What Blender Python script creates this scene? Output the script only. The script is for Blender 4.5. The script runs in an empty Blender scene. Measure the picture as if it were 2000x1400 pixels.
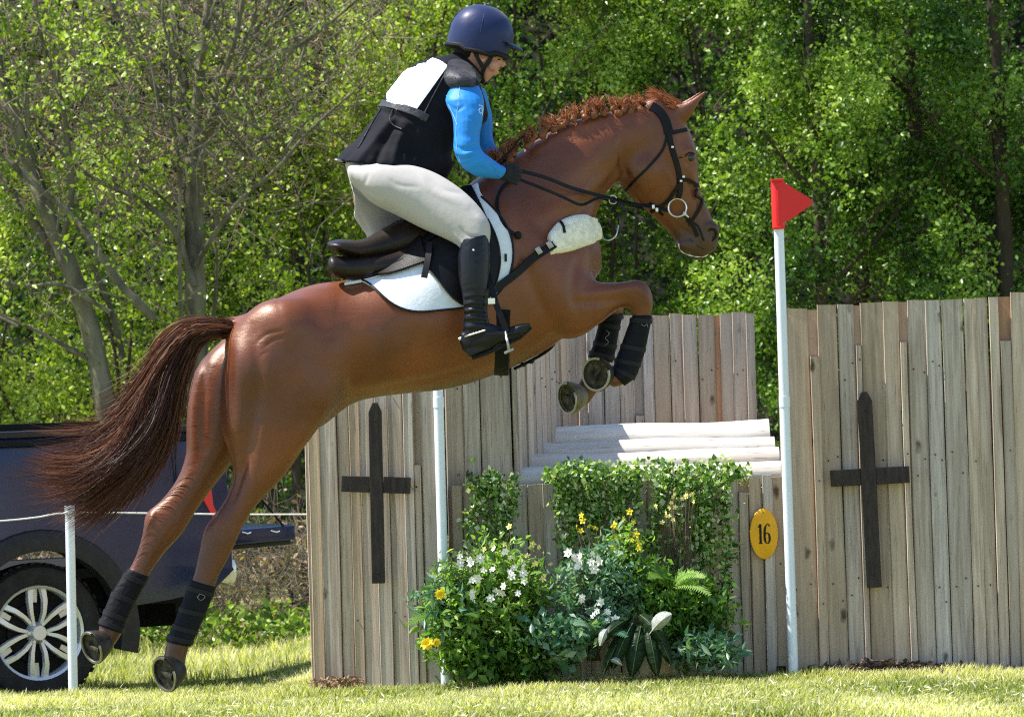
import bpy, bmesh, math, random
import numpy as np
from mathutils import Vector, Matrix, noise
from mathutils.bvhtree import BVHTree
random.seed(7); rng = np.random.default_rng(7)
S = bpy.context.scene
COL = S.collection
R = math.radians
# ------------------------------------------------------------ camera
EYE = Vector((0, -20, 1.55)); FPX = 9000.0
PITCH = math.atan(1 / FPX); ROLL = -0.030
CM = (Matrix.Rotation(math.pi / 2 + PITCH, 3, 'X') @ Matrix.Rotation(ROLL, 3, 'Z'))
cd = bpy.data.cameras.new('camera'); cam = bpy.data.objects.new('camera', cd); COL.objects.link(cam)
cam.matrix_world = Matrix.Translation(EYE) @ CM.to_4x4()
cd.sensor_width = 36; cd.lens = 36 * FPX / 2000; cd.clip_start = 0.5; cd.clip_end = 2000
cd.dof.use_dof = True; cd.dof.focus_distance = 20.3; cd.dof.aperture_fstop = 9
S.camera = cam
# ------------------------------------------------------------ light
SUN = Vector((-0.52, 0.025, 0.85)).normalized()
elev = math.asin(SUN.z)
w = bpy.data.worlds.new('World'); S.world = w; w.use_nodes = True
nt = w.node_tree; nt.nodes.clear()
sky = nt.nodes.new('ShaderNodeTexSky'); sky.sky_type = 'NISHITA'; sky.sun_disc = False
sky.sun_elevation = elev; sky.sun_rotation = math.atan2(SUN.x, SUN.y)
sky.air_density = 1.0; sky.dust_density = 0.2
bg = nt.nodes.new('ShaderNodeBackground'); bg.inputs[1].default_value = 0.135
ow = nt.nodes.new('ShaderNodeOutputWorld')
nt.links.new(sky.outputs[0], bg.inputs[0]); nt.links.new(bg.outputs[0], ow.inputs[0])
sd = bpy.data.lights.new('sun', 'SUN'); sd.energy = 5.0; sd.angle = R(0.55); sd.color = (1, 0.955, 0.88)
so = bpy.data.objects.new('sun', sd); COL.objects.link(so)
so.rotation_euler = SUN.to_track_quat('Z', 'Y').to_euler(); so.location = (-10, 10, 20)
vs = S.view_settings
vs.view_transform = 'Standard'; vs.look = 'None'; vs.gamma = 1; vs.use_curve_mapping = False
vs.exposure = 0.95
S.cycles.max_bounces = 6; S.cycles.transparent_max_bounces = 6
S.cycles.use_denoising = False
S.cycles.filter_width = 1.15; S.cycles.sample_clamp_indirect = 6

# ------------------------------------------------------------ helpers
def P(x, y, Y=0.0):
    d = CM @ Vector(((x - 1000) / FPX, -(y - 700) / FPX, -1))
    return EYE + d * ((Y + 20) / d.y)
def ray(x, y):
    return (CM @ Vector(((x - 1000) / FPX, -(y - 700) / FPX, -1))).normalized()
def sstep(t):
    t = max(0.0, min(1.0, t)); return t * t * (3 - 2 * t)
def gz(x, y):
    return (-0.19 * sstep((-x - 0.75) / 0.9) * sstep((y - 2.4) / 1.8)
            + 0.20 * sstep((-0.25 - y) / 1.5) + 0.018 * noise.noise(Vector((x * .5, y * .5, 3))) - 0.03 * sstep(y))
W = {}
def tag(o, label=None, cat=None, group=None, kind=None):
    if label: o['label'] = label
    if cat: o['category'] = cat
    if group: o['group'] = group
    if kind: o['kind'] = kind
    return o
def thing(name, label, cat, loc, rotz=0.0, group=None):
    o = bpy.data.objects.new(name, None); COL.objects.link(o)
    o.empty_display_size = .1
    o.location = loc; o.rotation_euler = (0, 0, rotz)
    W[o] = Matrix.Translation(Vector(loc)) @ Matrix.Rotation(rotz, 4, 'Z')
    return tag(o, label, cat, group)
def shade(me, ang=None):
    me.polygons.foreach_set('use_smooth', [True] * len(me.polygons))
    if ang is not None:
        try: me.set_sharp_from_angle(angle=R(ang))
        except Exception: pass
def obj(name, me, mat, parent=None, smooth=True, ang=40, local=False):
    if isinstance(me, bmesh.types.BMesh):
        bm = me; me = bpy.data.meshes.new(name); bm.normal_update(); bm.to_mesh(me); bm.free()
    if smooth: shade(me, ang)
    o = bpy.data.objects.new(name, me); COL.objects.link(o)
    if not me.materials: me.materials.append(mat)
    if parent is not None:
        o.parent = parent
        if not local: me.transform(W[parent].inverted())
        W[o] = W[parent]
    else: W[o] = Matrix.Identity(4)
    return o
def crom(st, k):
    st = np.array(st, float); n = len(st); out = []
    for i in range(n - 1):
        p0 = st[max(i - 1, 0)]; p1 = st[i]; p2 = st[i + 1]; p3 = st[min(i + 2, n - 1)]
        for j in range(k):
            t = j / k
            out.append(.5 * ((2 * p1) + (-p0 + p2) * t + (2 * p0 - 5 * p1 + 4 * p2 - p3) * t * t + (-p0 + 3 * p1 - 3 * p2 + p3) * t ** 3))
    out.append(st[-1]); return out
def skin_rings(bm, rings, cap=True, closed=False):
    V = [[bm.verts.new(p) for p in r] for r in rings]; n = len(V[0])
    m = len(V)
    for i in range(m - 1 + (1 if closed else 0)):
        a, b = V[i], V[(i + 1) % m]
        for j in range(n):
            k = (j + 1) % n
            bm.faces.new((a[j], a[k], b[k], b[j]))
    if cap and not closed:
        bm.faces.new(V[0][::-1]); bm.faces.new(V[-1])
    return V
def loft(bm, st, n=20, k=4, dome=True, pw=1.0):
    """st: (ax, ay, bx, by, halfwidth_m, Y); A and B are opposite outline points in the photo."""
    st = crom(st, k)
    if dome:
        def ex(s, q):
            s = np.array(s); q = np.array(q); c = (s[:2] + s[2:4]) / 2; cq = (q[:2] + q[2:4]) / 2
            d = c - cq; L = np.hypot(*d) + 1e-6; d = d / L
            hw = np.hypot(*(s[:2] - s[2:4])) / 2
            res = []
            for f, g in ((.45, .88), (.75, .6), (.9, .3)):
                cc = c + d * hw * f * .6; r = s.copy()
                r[:2] = cc + (s[:2] - c) * g; r[2:4] = cc + (s[2:4] - c) * g; r[4] = s[4] * g
                res.append(r)
            return res
        st = ex(st[0], st[1])[::-1] + st + ex(st[-1], st[-2])
    rings = []
    for s in st:
        A = P(s[0], s[1], s[5]); B = P(s[2], s[3], s[5]); c = (A + B) / 2; h = (A - B) / 2
        r = []
        for i in range(n):
            t = 2 * math.pi * i / n
            ct, sn = math.cos(t), math.sin(t)
            if pw != 1.0:
                ct = math.copysign(abs(ct) ** pw, ct); sn = math.copysign(abs(sn) ** pw, sn)
            r.append(c + h * ct + Vector((0, s[4] * sn, 0)))
        rings.append(r)
    skin_rings(bm, rings)
def px_of(co):
    d = co - np.array(EYE); c = d @ np.array(CM); return 1000 + FPX * c[:, 0] / -c[:, 2], 700 - FPX * c[:, 1] / -c[:, 2]
S_ = lambda t: np.clip(t, 0, 1) ** 2 * (3 - 2 * np.clip(t, 0, 1))
def relax_mesh(me, wf, it):
    n = len(me.vertices); co = np.empty(n * 3, np.float64); me.vertices.foreach_get('co', co); co = co.reshape(-1, 3)
    e = np.empty(len(me.edges) * 2, np.int64); me.edges.foreach_get('vertices', e); e = e.reshape(-1, 2)
    x, y = px_of(co); wt = np.broadcast_to(wf(x, y, co), (n,))[:, None] * .6; deg = np.bincount(e.ravel(), minlength=n)[:, None]
    for _ in range(it):
        s = np.stack([np.bincount(e[:, 0], co[e[:, 1], k], n) + np.bincount(e[:, 1], co[e[:, 0], k], n) for k in range(3)], 1)
        co = co + (s / deg - co) * wt
    me.vertices.foreach_set('co', co.ravel()); me.update()
def sculpt(me, strokes, facing=True):
    """ridges (+) and grooves (-) along lines: (points px, height m, half-width px)"""
    n = len(me.vertices); co = np.empty(n * 3); me.vertices.foreach_get('co', co); co = co.reshape(-1, 3)
    nr = np.empty(n * 3, np.float32); me.vertex_normals.foreach_get('vector', nr); nr = nr.reshape(-1, 3).astype(float)
    x, y = px_of(co); d = np.zeros(n); near = np.clip(-nr[:, 1] * 2.5, 0, 1) if facing else 1
    for px, amp, w_ in strokes:
        c = np.array(crom([list(p) for p in px], 6)); best = np.full(n, 1e9); tt = np.zeros(n); m = len(c) - 1
        k = (x > c[:, 0].min() - 3 * w_) & (x < c[:, 0].max() + 3 * w_) & (y > c[:, 1].min() - 3 * w_) & (y < c[:, 1].max() + 3 * w_); ix = np.where(k)[0]
        for i in range(m):
            a, b = c[i], c[i + 1]; ab = b - a; L = ab @ ab + 1e-9; t = np.clip(((x[ix] - a[0]) * ab[0] + (y[ix] - a[1]) * ab[1]) / L, 0, 1)
            q = np.hypot(x[ix] - a[0] - t * ab[0], y[ix] - a[1] - t * ab[1]); u = q < best[ix]; best[ix[u]] = q[u]; tt[ix[u]] = (i + t[u]) / m
        d += amp * np.exp(-(best / w_) ** 2) * np.sin(np.pi * np.clip(tt * .9 + .05, 0, 1)) ** .6
    co += nr * (d * near)[:, None]; me.vertices.foreach_set('co', co.ravel()); me.update()
def frames(pts):
    T = []
    for i in range(len(pts)):
        a = pts[max(i - 1, 0)]; b = pts[min(i + 1, len(pts) - 1)]
        d = b - a
        T.append(d.normalized() if d.length > 1e-9 else Vector((0, 0, 1)))
    n0 = T[0].orthogonal().normalized(); N = [n0]
    for i in range(1, len(pts)):
        v = N[-1] - T[i] * N[-1].dot(T[i])
        N.append(v.normalized() if v.length > 1e-6 else T[i].orthogonal().normalized())
    return T, N
def tube(bm, pts, rad, n=8, cap=True, closed=False):
    pts = [Vector(p) for p in pts]
    if not hasattr(rad, '__len__'): rad = [rad] * len(pts)
    T, N = frames(pts); rings = []
    for p, t, nn, r in zip(pts, T, N, rad):
        b = t.cross(nn)
        rings.append([p + (nn * math.cos(2 * math.pi * i / n) + b * math.sin(2 * math.pi * i / n)) * r for i in range(n)])
    skin_rings(bm, rings, cap, closed)
def ribbon(bm, pts, nor, width, thick, closed=False):
    rings = []; m = len(pts)
    if not hasattr(width, '__len__'): width = [width] * m
    for i in range(m):
        if closed: a, b = pts[i - 1], pts[(i + 1) % m]
        else: a, b = pts[max(i - 1, 0)], pts[min(i + 1, m - 1)]
        t = (b - a).normalized(); n = nor[i]; s = t.cross(n)
        if s.length < 1e-5: s = t.orthogonal()
        s.normalize(); n = s.cross(t).normalized(); hw = width[i] / 2; h = thick / 2
        p = pts[i]
        rings.append([p + s * hw - n * h, p + s * hw * .9 + n * h, p - s * hw * .9 + n * h, p - s * hw - n * h])
    skin_rings(bm, rings, True, closed)
def sph(bm, c, r, seg=16, rot=None):
    m = Matrix.Translation(c) @ (rot.to_4x4() if rot is not None else Matrix.Identity(4))
    if hasattr(r, '__len__'): m = m @ Matrix.Diagonal((*r, 1))
    else: m = m @ Matrix.Diagonal((r, r, r, 1))
    return bmesh.ops.create_uvsphere(bm, u_segments=seg, v_segments=max(6, seg // 2 + 2), radius=1, matrix=m)
def cyl(bm, a, b, r1, r2=None, n=16):
    a, b = Vector(a), Vector(b); d = b - a
    m = Matrix.Translation((a + b) / 2) @ d.to_track_quat('Z', 'Y').to_matrix().to_4x4()
    return bmesh.ops.create_cone(bm, cap_ends=True, segments=n, radius1=r1, radius2=r1 if r2 is None else r2, depth=d.length, matrix=m)
def box(bm, c, s, rot=None, bev=0.0):
    m = Matrix.Translation(c) @ (rot.to_4x4() if rot is not None else Matrix.Identity(4)) @ Matrix.Diagonal((*s, 1))
    r = bmesh.ops.create_cube(bm, size=1, matrix=m)
    if bev: 
        es = list({e for v in r['verts'] for e in v.link_edges})
        bmesh.ops.bevel(bm, geom=es, offset=bev, segments=2, affect='EDGES', profile=.5)
    return r
def remesh(bm, voxel, smooth=4, fac=.5):
    me = bpy.data.meshes.new('tmp'); bmesh.ops.recalc_face_normals(bm, faces=bm.faces); bm.to_mesh(me); bm.free()
    o = bpy.data.objects.new('tmp', me); COL.objects.link(o)
    m = o.modifiers.new('r', 'REMESH'); m.mode = 'VOXEL'; m.voxel_size = voxel; m.use_smooth_shade = True
    if smooth:
        s = o.modifiers.new('s', 'SMOOTH'); s.factor = fac; s.iterations = smooth
    dg = bpy.context.evaluated_depsgraph_get(); dg.update()
    res = bpy.data.meshes.new_from_object(o.evaluated_get(dg), depsgraph=dg)
    bpy.data.objects.remove(o); bpy.data.meshes.remove(me)
    return res
def bvh_of(me):
    return BVHTree.FromPolygons([v.co.copy() for v in me.vertices], [tuple(p.vertices) for p in me.polygons])
def hit(bv, x, y, off, Yf=0.0):
    d = ray(x, y); loc, nr, _, _ = bv.ray_cast(EYE, d)
    if loc is None:
        loc, nr, _, _ = bv.find_nearest(P(x, y, Yf))
    if nr.dot(d) > 0 and False: nr = -nr
    return loc + nr * off, nr
def resample(px, step):
    out = []
    px = crom(px, 6)
    out.append(px[0]); acc = 0
    for a, b in zip(px[:-1], px[1:]):
        acc += np.hypot(*(b - a)[:2])
        if acc >= step: out.append(b); acc = 0
    if np.hypot(*(out[-1] - px[-1])[:2]) > step * .4: out.append(px[-1])
    return out
def project(bv, px, off, Yf=0.0, step=7, relax=2):
    q = [hit(bv, p[0], p[1], off, Yf) for p in resample(px, step)]
    pts = [a for a, b in q]; nr = [b for a, b in q]
    for _ in range(relax):
        for i in range(1, len(pts) - 1):
            pts[i] = (pts[i - 1] + pts[i] * 2 + pts[i + 1]) / 4
            nr[i] = ((nr[i - 1] + nr[i] * 2 + nr[i + 1]) / 4).normalized()
    return pts, nr
def wrap(bv, A, B, Y, off, n=40, reach=.5, relax=2):
    """closed loop round a body in the plane through image line A-B and the depth axis"""
    a = P(A[0], A[1], Y); b = P(B[0], B[1], Y); c = (a + b) / 2; u = (a - b).normalized(); v = Vector((0, 1, 0))
    pts = []; nr = []
    for i in range(n):
        t = 2 * math.pi * i / n; d = u * math.cos(t) + v * math.sin(t)
        loc, nn, _, _ = bv.ray_cast(c + d * reach, -d)
        if loc is None: loc, nn, _, _ = bv.find_nearest(c + d * .05)
        pts.append(loc + d * off); nr.append(d.copy())
    for _ in range(relax):
        pts = [(pts[i - 1] + pts[i] * 2 + pts[(i + 1) % n]) / 4 for i in range(n)]
    return pts, nr
def patch(bv, top, bot, off, thick, nu=26, nv=14, Yf=0.0, side=-1, rel=3):
    """sheet between two photo polylines laid on a body"""
    top = np.array(crom(top, 8)); bot = np.array(crom(bot, 8))
    def at(c, t):
        L = np.r_[0, np.cumsum(np.hypot(*np.diff(c[:, :2], axis=0).T))]; s = t * L[-1]
        return np.array([np.interp(s, L, c[:, 0]), np.interp(s, L, c[:, 1])])
    G = [[None] * nv for _ in range(nu)]; N = [[None] * nv for _ in range(nu)]
    for i in range(nu):
        a = at(top, i / (nu - 1)); b = at(bot, i / (nu - 1))
        for j in range(nv):
            p = a + (b - a) * j / (nv - 1)
            if side < 0: G[i][j], N[i][j] = hit(bv, p[0], p[1], off, Yf - .25)
            else:
                q = P(p[0], p[1], Yf); loc, nn, _, _ = bv.ray_cast(q + Vector((0, 2, 0)), Vector((0, -1, 0)))
                if loc is None: loc, nn, _, _ = bv.find_nearest(q + Vector((0, .3, 0)))
                G[i][j], N[i][j] = loc + nn * off, nn
    for _ in range(rel):
        H = [r[:] for r in G]
        for i in range(nu):
            for j in range(nv):
                s = G[i][j] * 2; c = 2
                for di, dj in ((1, 0), (-1, 0), (0, 1), (0, -1)):
                    if (0 < i < nu - 1 or di == 0) and (0 < j < nv - 1 or dj == 0):
                        s = s + G[i + di][j + dj]; c += 1
                H[i][j] = s / c
        G = H
    bm = bmesh.new()
    V0 = [[bm.verts.new(G[i][j]) for j in range(nv)] for i in range(nu)]
    V1 = [[bm.verts.new(G[i][j] - N[i][j] * thick) for j in range(nv)] for i in range(nu)]
    for i in range(nu - 1):
        for j in range(nv - 1):
            bm.faces.new((V0[i][j], V0[i + 1][j], V0[i + 1][j + 1], V0[i][j + 1]))
            bm.faces.new((V1[i][j], V1[i][j + 1], V1[i + 1][j + 1], V1[i + 1][j]))
    ed = [(i, 0) for i in range(nu)] + [(nu - 1, j) for j in range(1, nv)] + [(i, nv - 1) for i in range(nu - 2, -1, -1)] + [(0, j) for j in range(nv - 2, 0, -1)]
    for a, b in zip(ed, ed[1:] + ed[:1]):
        try: bm.faces.new((V0[a[0]][a[1]], V1[a[0]][a[1]], V1[b[0]][b[1]], V0[b[0]][b[1]]))
        except ValueError: pass
    bmesh.ops.recalc_face_normals(bm, faces=bm.faces)
    edge = [G[i][nv - 1] for i in range(nu)]
    return bm, edge, G

# ------------------------------------------------------------ materials
def mat(name, col, rough=.6, metal=0, spec=.22, coat=0, var=.0, vscale=8, bump=0, bscale=60, stretch=(1, 1, 1), col2=None, trans=0, sheen=0, em=None):
    m = bpy.data.materials.new(name); m.use_nodes = True; t = m.node_tree; b = t.nodes['Principled BSDF']
    b.inputs['Base Color'].default_value = (*col, 1); b.inputs['Roughness'].default_value = rough
    b.inputs['Metallic'].default_value = metal; b.inputs['Specular IOR Level'].default_value = spec
    b.inputs['Coat Weight'].default_value = coat; b.inputs['Coat Roughness'].default_value = .25
    b.inputs['Sheen Weight'].default_value = sheen
    if var or bump:
        tc = t.nodes.new('ShaderNodeTexCoord'); mp = t.nodes.new('ShaderNodeMapping'); mp.inputs['Scale'].default_value = stretch
        t.links.new(tc.outputs['Object'], mp.inputs[0])
    if var:
        n = t.nodes.new('ShaderNodeTexNoise'); n.inputs['Scale'].default_value = vscale; n.inputs['Detail'].default_value = 6
        t.links.new(mp.outputs[0], n.inputs['Vector'])
        c = t.nodes.new('ShaderNodeValToRGB')
        c.color_ramp.elements[0].position = .3; c.color_ramp.elements[1].position = .7
        lo = [x * (1 - var) for x in col]; hi = col2 if col2 else [min(1, x * (1 + var)) for x in col]
        c.color_ramp.elements[0].color = (*lo, 1); c.color_ramp.elements[1].color = (*hi, 1)
        t.links.new(n.outputs[0], c.inputs[0]); t.links.new(c.outputs[0], b.inputs['Base Color'])
    if bump:
        n2 = t.nodes.new('ShaderNodeTexNoise'); n2.inputs['Scale'].default_value = bscale; n2.inputs['Detail'].default_value = 5
        t.links.new(mp.outputs[0], n2.inputs['Vector'])
        bp = t.nodes.new('ShaderNodeBump'); bp.inputs['Strength'].default_value = bump; bp.inputs['Distance'].default_value = .01
        t.links.new(n2.outputs[0], bp.inputs['Height']); t.links.new(bp.outputs[0], b.inputs['Normal'])
    return m
def wood_mat(name, ca, cb, cc, ws=(38, 38, 1.6), ks=(9, 9, 4.2)):
    m = bpy.data.materials.new(name); m.use_nodes = True; t = m.node_tree; b = t.nodes['Principled BSDF']
    N = t.nodes.new; L = t.links.new
    g = N('ShaderNodeTexCoord'); oi = N('ShaderNodeObjectInfo')
    off = N('ShaderNodeVectorMath'); off.operation = 'MULTIPLY'; off.inputs[1].default_value = (7, 13, 29)
    cmb = N('ShaderNodeCombineXYZ')
    for i in range(3): L(oi.outputs['Random'], cmb.inputs[i])
    L(cmb.outputs[0], off.inputs[0])
    ad = N('ShaderNodeVectorMath'); ad.operation = 'ADD'; L(g.outputs['Object'], ad.inputs[0]); L(off.outputs[0], ad.inputs[1])
    mp = N('ShaderNodeMapping'); mp.inputs['Scale'].default_value = ws; L(ad.outputs[0], mp.inputs[0])
    n1 = N('ShaderNodeTexNoise'); n1.inputs['Scale'].default_value = 1.6; n1.inputs['Detail'].default_value = 8; n1.inputs['Distortion'].default_value = .5
    L(mp.outputs[0], n1.inputs['Vector'])
    n3 = N('ShaderNodeTexNoise'); n3.inputs['Scale'].default_value = 2.6; n3.inputs['Detail'].default_value = 4; L(ad.outputs[0], n3.inputs['Vector'])
    r = N('ShaderNodeValToRGB'); e = r.color_ramp.elements
    e[0].position = .28; e[0].color = (*ca, 1); e[1].position = .72; e[1].color = (*cb, 1)
    L(n1.outputs[0], r.inputs[0])
    # board tone
    mx = N('ShaderNodeMix'); mx.data_type = 'RGBA'; mx.inputs[7].default_value = (*cc, 1); L(r.outputs[0], mx.inputs[6])
    mr = N('ShaderNodeMapRange'); mr.inputs[1].default_value = .35; mr.inputs[2].default_value = .8; mr.inputs[4].default_value = .75
    a2 = N('ShaderNodeMath'); a2.operation = 'MULTIPLY_ADD'; L(oi.outputs['Random'], a2.inputs[0]); a2.inputs[1].default_value = .5; 
    sc = N('ShaderNodeMath'); sc.operation = 'MULTIPLY'; sc.inputs[1].default_value = .6; L(n3.outputs[0], sc.inputs[0]); L(sc.outputs[0], a2.inputs[2])
    L(a2.outputs[0], mr.inputs[0]); L(mr.outputs[0], mx.inputs[0])
    # knots
    mk = N('ShaderNodeMapping'); mk.inputs['Scale'].default_value = ks; L(ad.outputs[0], mk.inputs[0])
    vo = N('ShaderNodeTexVoronoi'); vo.inputs['Scale'].default_value = 1; wv = N('ShaderNodeTexNoise'); wv.inputs['Scale'].default_value = 26; L(ad.outputs[0], wv.inputs['Vector']); wm = N('ShaderNodeMix'); wm.data_type = 'VECTOR'; wm.inputs[0].default_value = .16; L(mk.outputs[0], wm.inputs[4]); L(wv.outputs['Color'], wm.inputs[5]); L(wm.outputs[1], vo.inputs['Vector'])
    kr = N('ShaderNodeMapRange'); kr.inputs[1].default_value = .06; kr.inputs[2].default_value = .15; kr.inputs[3].default_value = .85; kr.inputs[4].default_value = 0
    L(vo.outputs['Distance'], kr.inputs[0])
    dk = N('ShaderNodeMix'); dk.data_type = 'RGBA'; dk.inputs[7].default_value = (.035, .024, .016, 1); L(mx.outputs[2], dk.inputs[6]); L(kr.outputs[0], dk.inputs[0])
    # cracks / dark specks
    n4 = N('ShaderNodeTexNoise'); n4.inputs['Scale'].default_value = 5; n4.inputs['Detail'].default_value = 3; L(mp.outputs[0], n4.inputs['Vector'])
    cr = N('ShaderNodeMapRange'); cr.inputs[1].default_value = .63; cr.inputs[2].default_value = .72; cr.inputs[4].default_value = .55; L(n4.outputs[0], cr.inputs[0])
    dk2 = N('ShaderNodeMix'); dk2.data_type = 'RGBA'; dk2.inputs[7].default_value = (.06, .045, .033, 1); L(dk.outputs[2], dk2.inputs[6]); L(cr.outputs[0], dk2.inputs[0])
    hv = N('ShaderNodeHueSaturation'); vr = N('ShaderNodeMapRange'); vr.inputs[3].default_value = .84; vr.inputs[4].default_value = 1.14; wn = N('ShaderNodeTexWhiteNoise'); wn.noise_dimensions = '1D'; L(oi.outputs['Random'], wn.inputs['W']); L(wn.outputs['Value'], vr.inputs[0]); L(vr.outputs[0], hv.inputs['Value'])
    sr = N('ShaderNodeMapRange'); sr.inputs[3].default_value = .65; sr.inputs[4].default_value = 1.15; sp_ = N('ShaderNodeSeparateColor'); L(wn.outputs['Color'], sp_.inputs[0]); L(sp_.outputs[1], sr.inputs[0]); L(sr.outputs[0], hv.inputs['Saturation']); L(dk2.outputs[2], hv.inputs['Color'])
    L(hv.outputs[0], b.inputs['Base Color'])
    bp = N('ShaderNodeBump'); bp.inputs['Strength'].default_value = .55; bp.inputs['Distance'].default_value = .004; L(n1.outputs[0], bp.inputs['Height']); L(bp.outputs[0], b.inputs['Normal'])
    b.inputs['Roughness'].default_value = .85; b.inputs['Specular IOR Level'].default_value = .25
    return m
def leaf_mat(name, cols, trans=.45, rough=.45):
    """cols: list of colours picked by the per-face value 'rnd'"""
    m = bpy.data.materials.new(name); m.use_nodes = True; t = m.node_tree; t.nodes.clear(); N = t.nodes.new; L = t.links.new
    at = N('ShaderNodeAttribute'); at.attribute_name = 'rnd'
    r = N('ShaderNodeValToRGB'); e = r.color_ramp.elements
    while len(e) < len(cols): e.new(.5)
    for i, c in enumerate(cols): e[i].position = i / (len(cols) - 1); e[i].color = (*c, 1)
    L(at.outputs['Fac'], r.inputs[0])
    p = N('ShaderNodeBsdfPrincipled'); p.inputs['Roughness'].default_value = rough; p.inputs['Specular IOR Level'].default_value = .3
    L(r.outputs[0], p.inputs['Base Color'])
    tr = N('ShaderNodeBsdfTranslucent')
    hs = N('ShaderNodeMix'); hs.data_type = 'RGBA'; hs.blend_type = 'MULTIPLY'; hs.inputs[0].default_value = 1; hs.inputs[7].default_value = (1.35, 1.5, .45, 1)
    L(r.outputs[0], hs.inputs[6]); L(hs.outputs[2], tr.inputs[0])
    mx = N('ShaderNodeMixShader'); mx.inputs[0].default_value = trans; L(p.outputs[0], mx.inputs[1]); L(tr.outputs[0], mx.inputs[2])
    o = N('ShaderNodeOutputMaterial'); L(mx.outputs[0], o.inputs[0])
    return m
def np_mesh(name, verts, nper, faces_per, rnd=None):
    """verts (N*nper,3); faces_per: list of index tuples inside one element; rnd: per element value"""
    n = len(verts) // nper; me = bpy.data.meshes.new(name)
    me.vertices.add(len(verts)); me.vertices.foreach_set('co', np.ascontiguousarray(verts, dtype=np.float32).ravel())
    base = (np.arange(n) * nper)[:, None]
    loops = np.concatenate([base + np.array(f)[None, :] for f in faces_per], axis=1).ravel().astype(np.int32)
    sizes = np.tile([len(f) for f in faces_per], n)
    starts = np.r_[0, np.cumsum(sizes)[:-1]].astype(np.int32)
    me.loops.add(len(loops)); me.loops.foreach_set('vertex_index', loops)
    me.polygons.add(len(sizes)); me.polygons.foreach_set('loop_start', starts)
    me.update(calc_edges=True)
    if rnd is not None:
        a = me.attributes.new('rnd', 'FLOAT', 'FACE'); a.data.foreach_set('value', np.repeat(np.clip(rnd, 0, 1), len(faces_per)).astype(np.float32))
    return me
def rand_dirs(n, up=0.0):
    v = rng.normal(size=(n, 3)); v[:, 2] += up; return v / np.linalg.norm(v, axis=1)[:, None]
def leaves(name, pts, size, rnd, aspect=.62, fold=.25, nup=.35, sv=.35):
    """one folded pointed leaf (2 quads) at each point"""
    n = len(pts); nrm = rand_dirs(n, nup); t = rng.normal(size=(n, 3))
    t -= nrm * (t * nrm).sum(1)[:, None]; t /= np.linalg.norm(t, axis=1)[:, None]; s = np.cross(nrm, t)
    L = (size * (1 + sv * rng.normal(size=n)).clip(.5, 2))[:, None]; Wd = L * aspect / 2
    v = np.stack([pts, pts + t * L * .45 + s * Wd + nrm * L * fold * .5, pts + t * L, pts + t * L * .45 - s * Wd + nrm * L * fold * .5], axis=1)
    return np_mesh(name, v.reshape(-1, 3), 4, [(0, 1, 2), (0, 2, 3)], rnd)
M = {}
def chestnut():
    m = bpy.data.materials.new('chestnut_coat'); m.use_nodes = True; t = m.node_tree; b = t.nodes['Principled BSDF']; N = t.nodes.new; L = t.links.new
    tc = N('ShaderNodeTexCoord'); n = N('ShaderNodeTexNoise'); n.inputs['Scale'].default_value = 3.2; n.inputs['Detail'].default_value = 5; L(tc.outputs['Object'], n.inputs['Vector'])
    r = N('ShaderNodeValToRGB'); e = r.color_ramp.elements; e[0].position = .3; e[0].color = (.085, .0225, .0085, 1); e[1].position = .7; e[1].color = (.190, .052, .0160, 1); L(n.outputs[0], r.inputs[0])
    at = N('ShaderNodeAttribute'); at.attribute_name = 'dark'
    mx = N('ShaderNodeMix'); mx.data_type = 'RGBA'; mx.inputs[7].default_value = (.030, .018, .014, 1); L(r.outputs[0], mx.inputs[6]); L(at.outputs['Fac'], mx.inputs[0]); L(mx.outputs[2], b.inputs['Base Color'])
    mp = N('ShaderNodeMapping'); mp.inputs['Scale'].default_value = (1, 1, 3.5); mp.inputs['Rotation'].default_value = (0, .5, 0); L(tc.outputs['Object'], mp.inputs[0])
    h = N('ShaderNodeTexNoise'); h.inputs['Scale'].default_value = 160; h.inputs['Detail'].default_value = 3; L(mp.outputs[0], h.inputs['Vector'])
    h2 = N('ShaderNodeTexNoise'); h2.inputs['Scale'].default_value = 13; h2.inputs['Detail'].default_value = 3; h2.inputs['Distortion'].default_value = .6; L(mp.outputs[0], h2.inputs['Vector'])
    b1 = N('ShaderNodeBump'); b1.inputs['Strength'].default_value = .3; b1.inputs['Distance'].default_value = .004; L(h.outputs[0], b1.inputs['Height'])
    b2 = N('ShaderNodeBump'); b2.inputs['Strength'].default_value = .13; b2.inputs['Distance'].default_value = .012; L(h2.outputs[0], b2.inputs['Height']); L(b1.outputs[0], b2.inputs['Normal'])
    L(b2.outputs[0], b.inputs['Normal'])
    b.inputs['Roughness'].default_value = .39; b.inputs['Specular IOR Level'].default_value = .55
    b.inputs['Specular Tint'].default_value = (1, .78, .64, 1)
    b.inputs['Coat Weight'].default_value = .16; b.inputs['Coat Roughness'].default_value = .28
    b.inputs['Sheen Weight'].default_value = .0; b.inputs['Sheen Tint'].default_value = (1, .6, .4, 1)
    return m
M['coat'] = chestnut()
def hair_mat(name, cols, rough=.4):
    m = leaf_mat(name, cols, trans=.3, rough=rough)
    for n in m.node_tree.nodes:
        if n.type == 'MIX' : n.inputs[7].default_value = (1.5, 1.0, .75, 1)
    return m
M['tail'] = hair_mat('tail_hair', [(.022, .009, .006), (.075, .026, .013), (.26, .115, .055)], .5)
M['mane'] = hair_mat('mane_hair', [(.12, .040, .016), (.26, .095, .036), (.44, .20, .09)])
M['hoof'] = mat('hoof_horn', (.026, .021, .016), .5, var=.5, vscale=30, bump=.2)
M['hoofp'] = mat('pale_hoof_horn', (.15, .125, .085), .5, var=.4, vscale=30, bump=.2)
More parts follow.
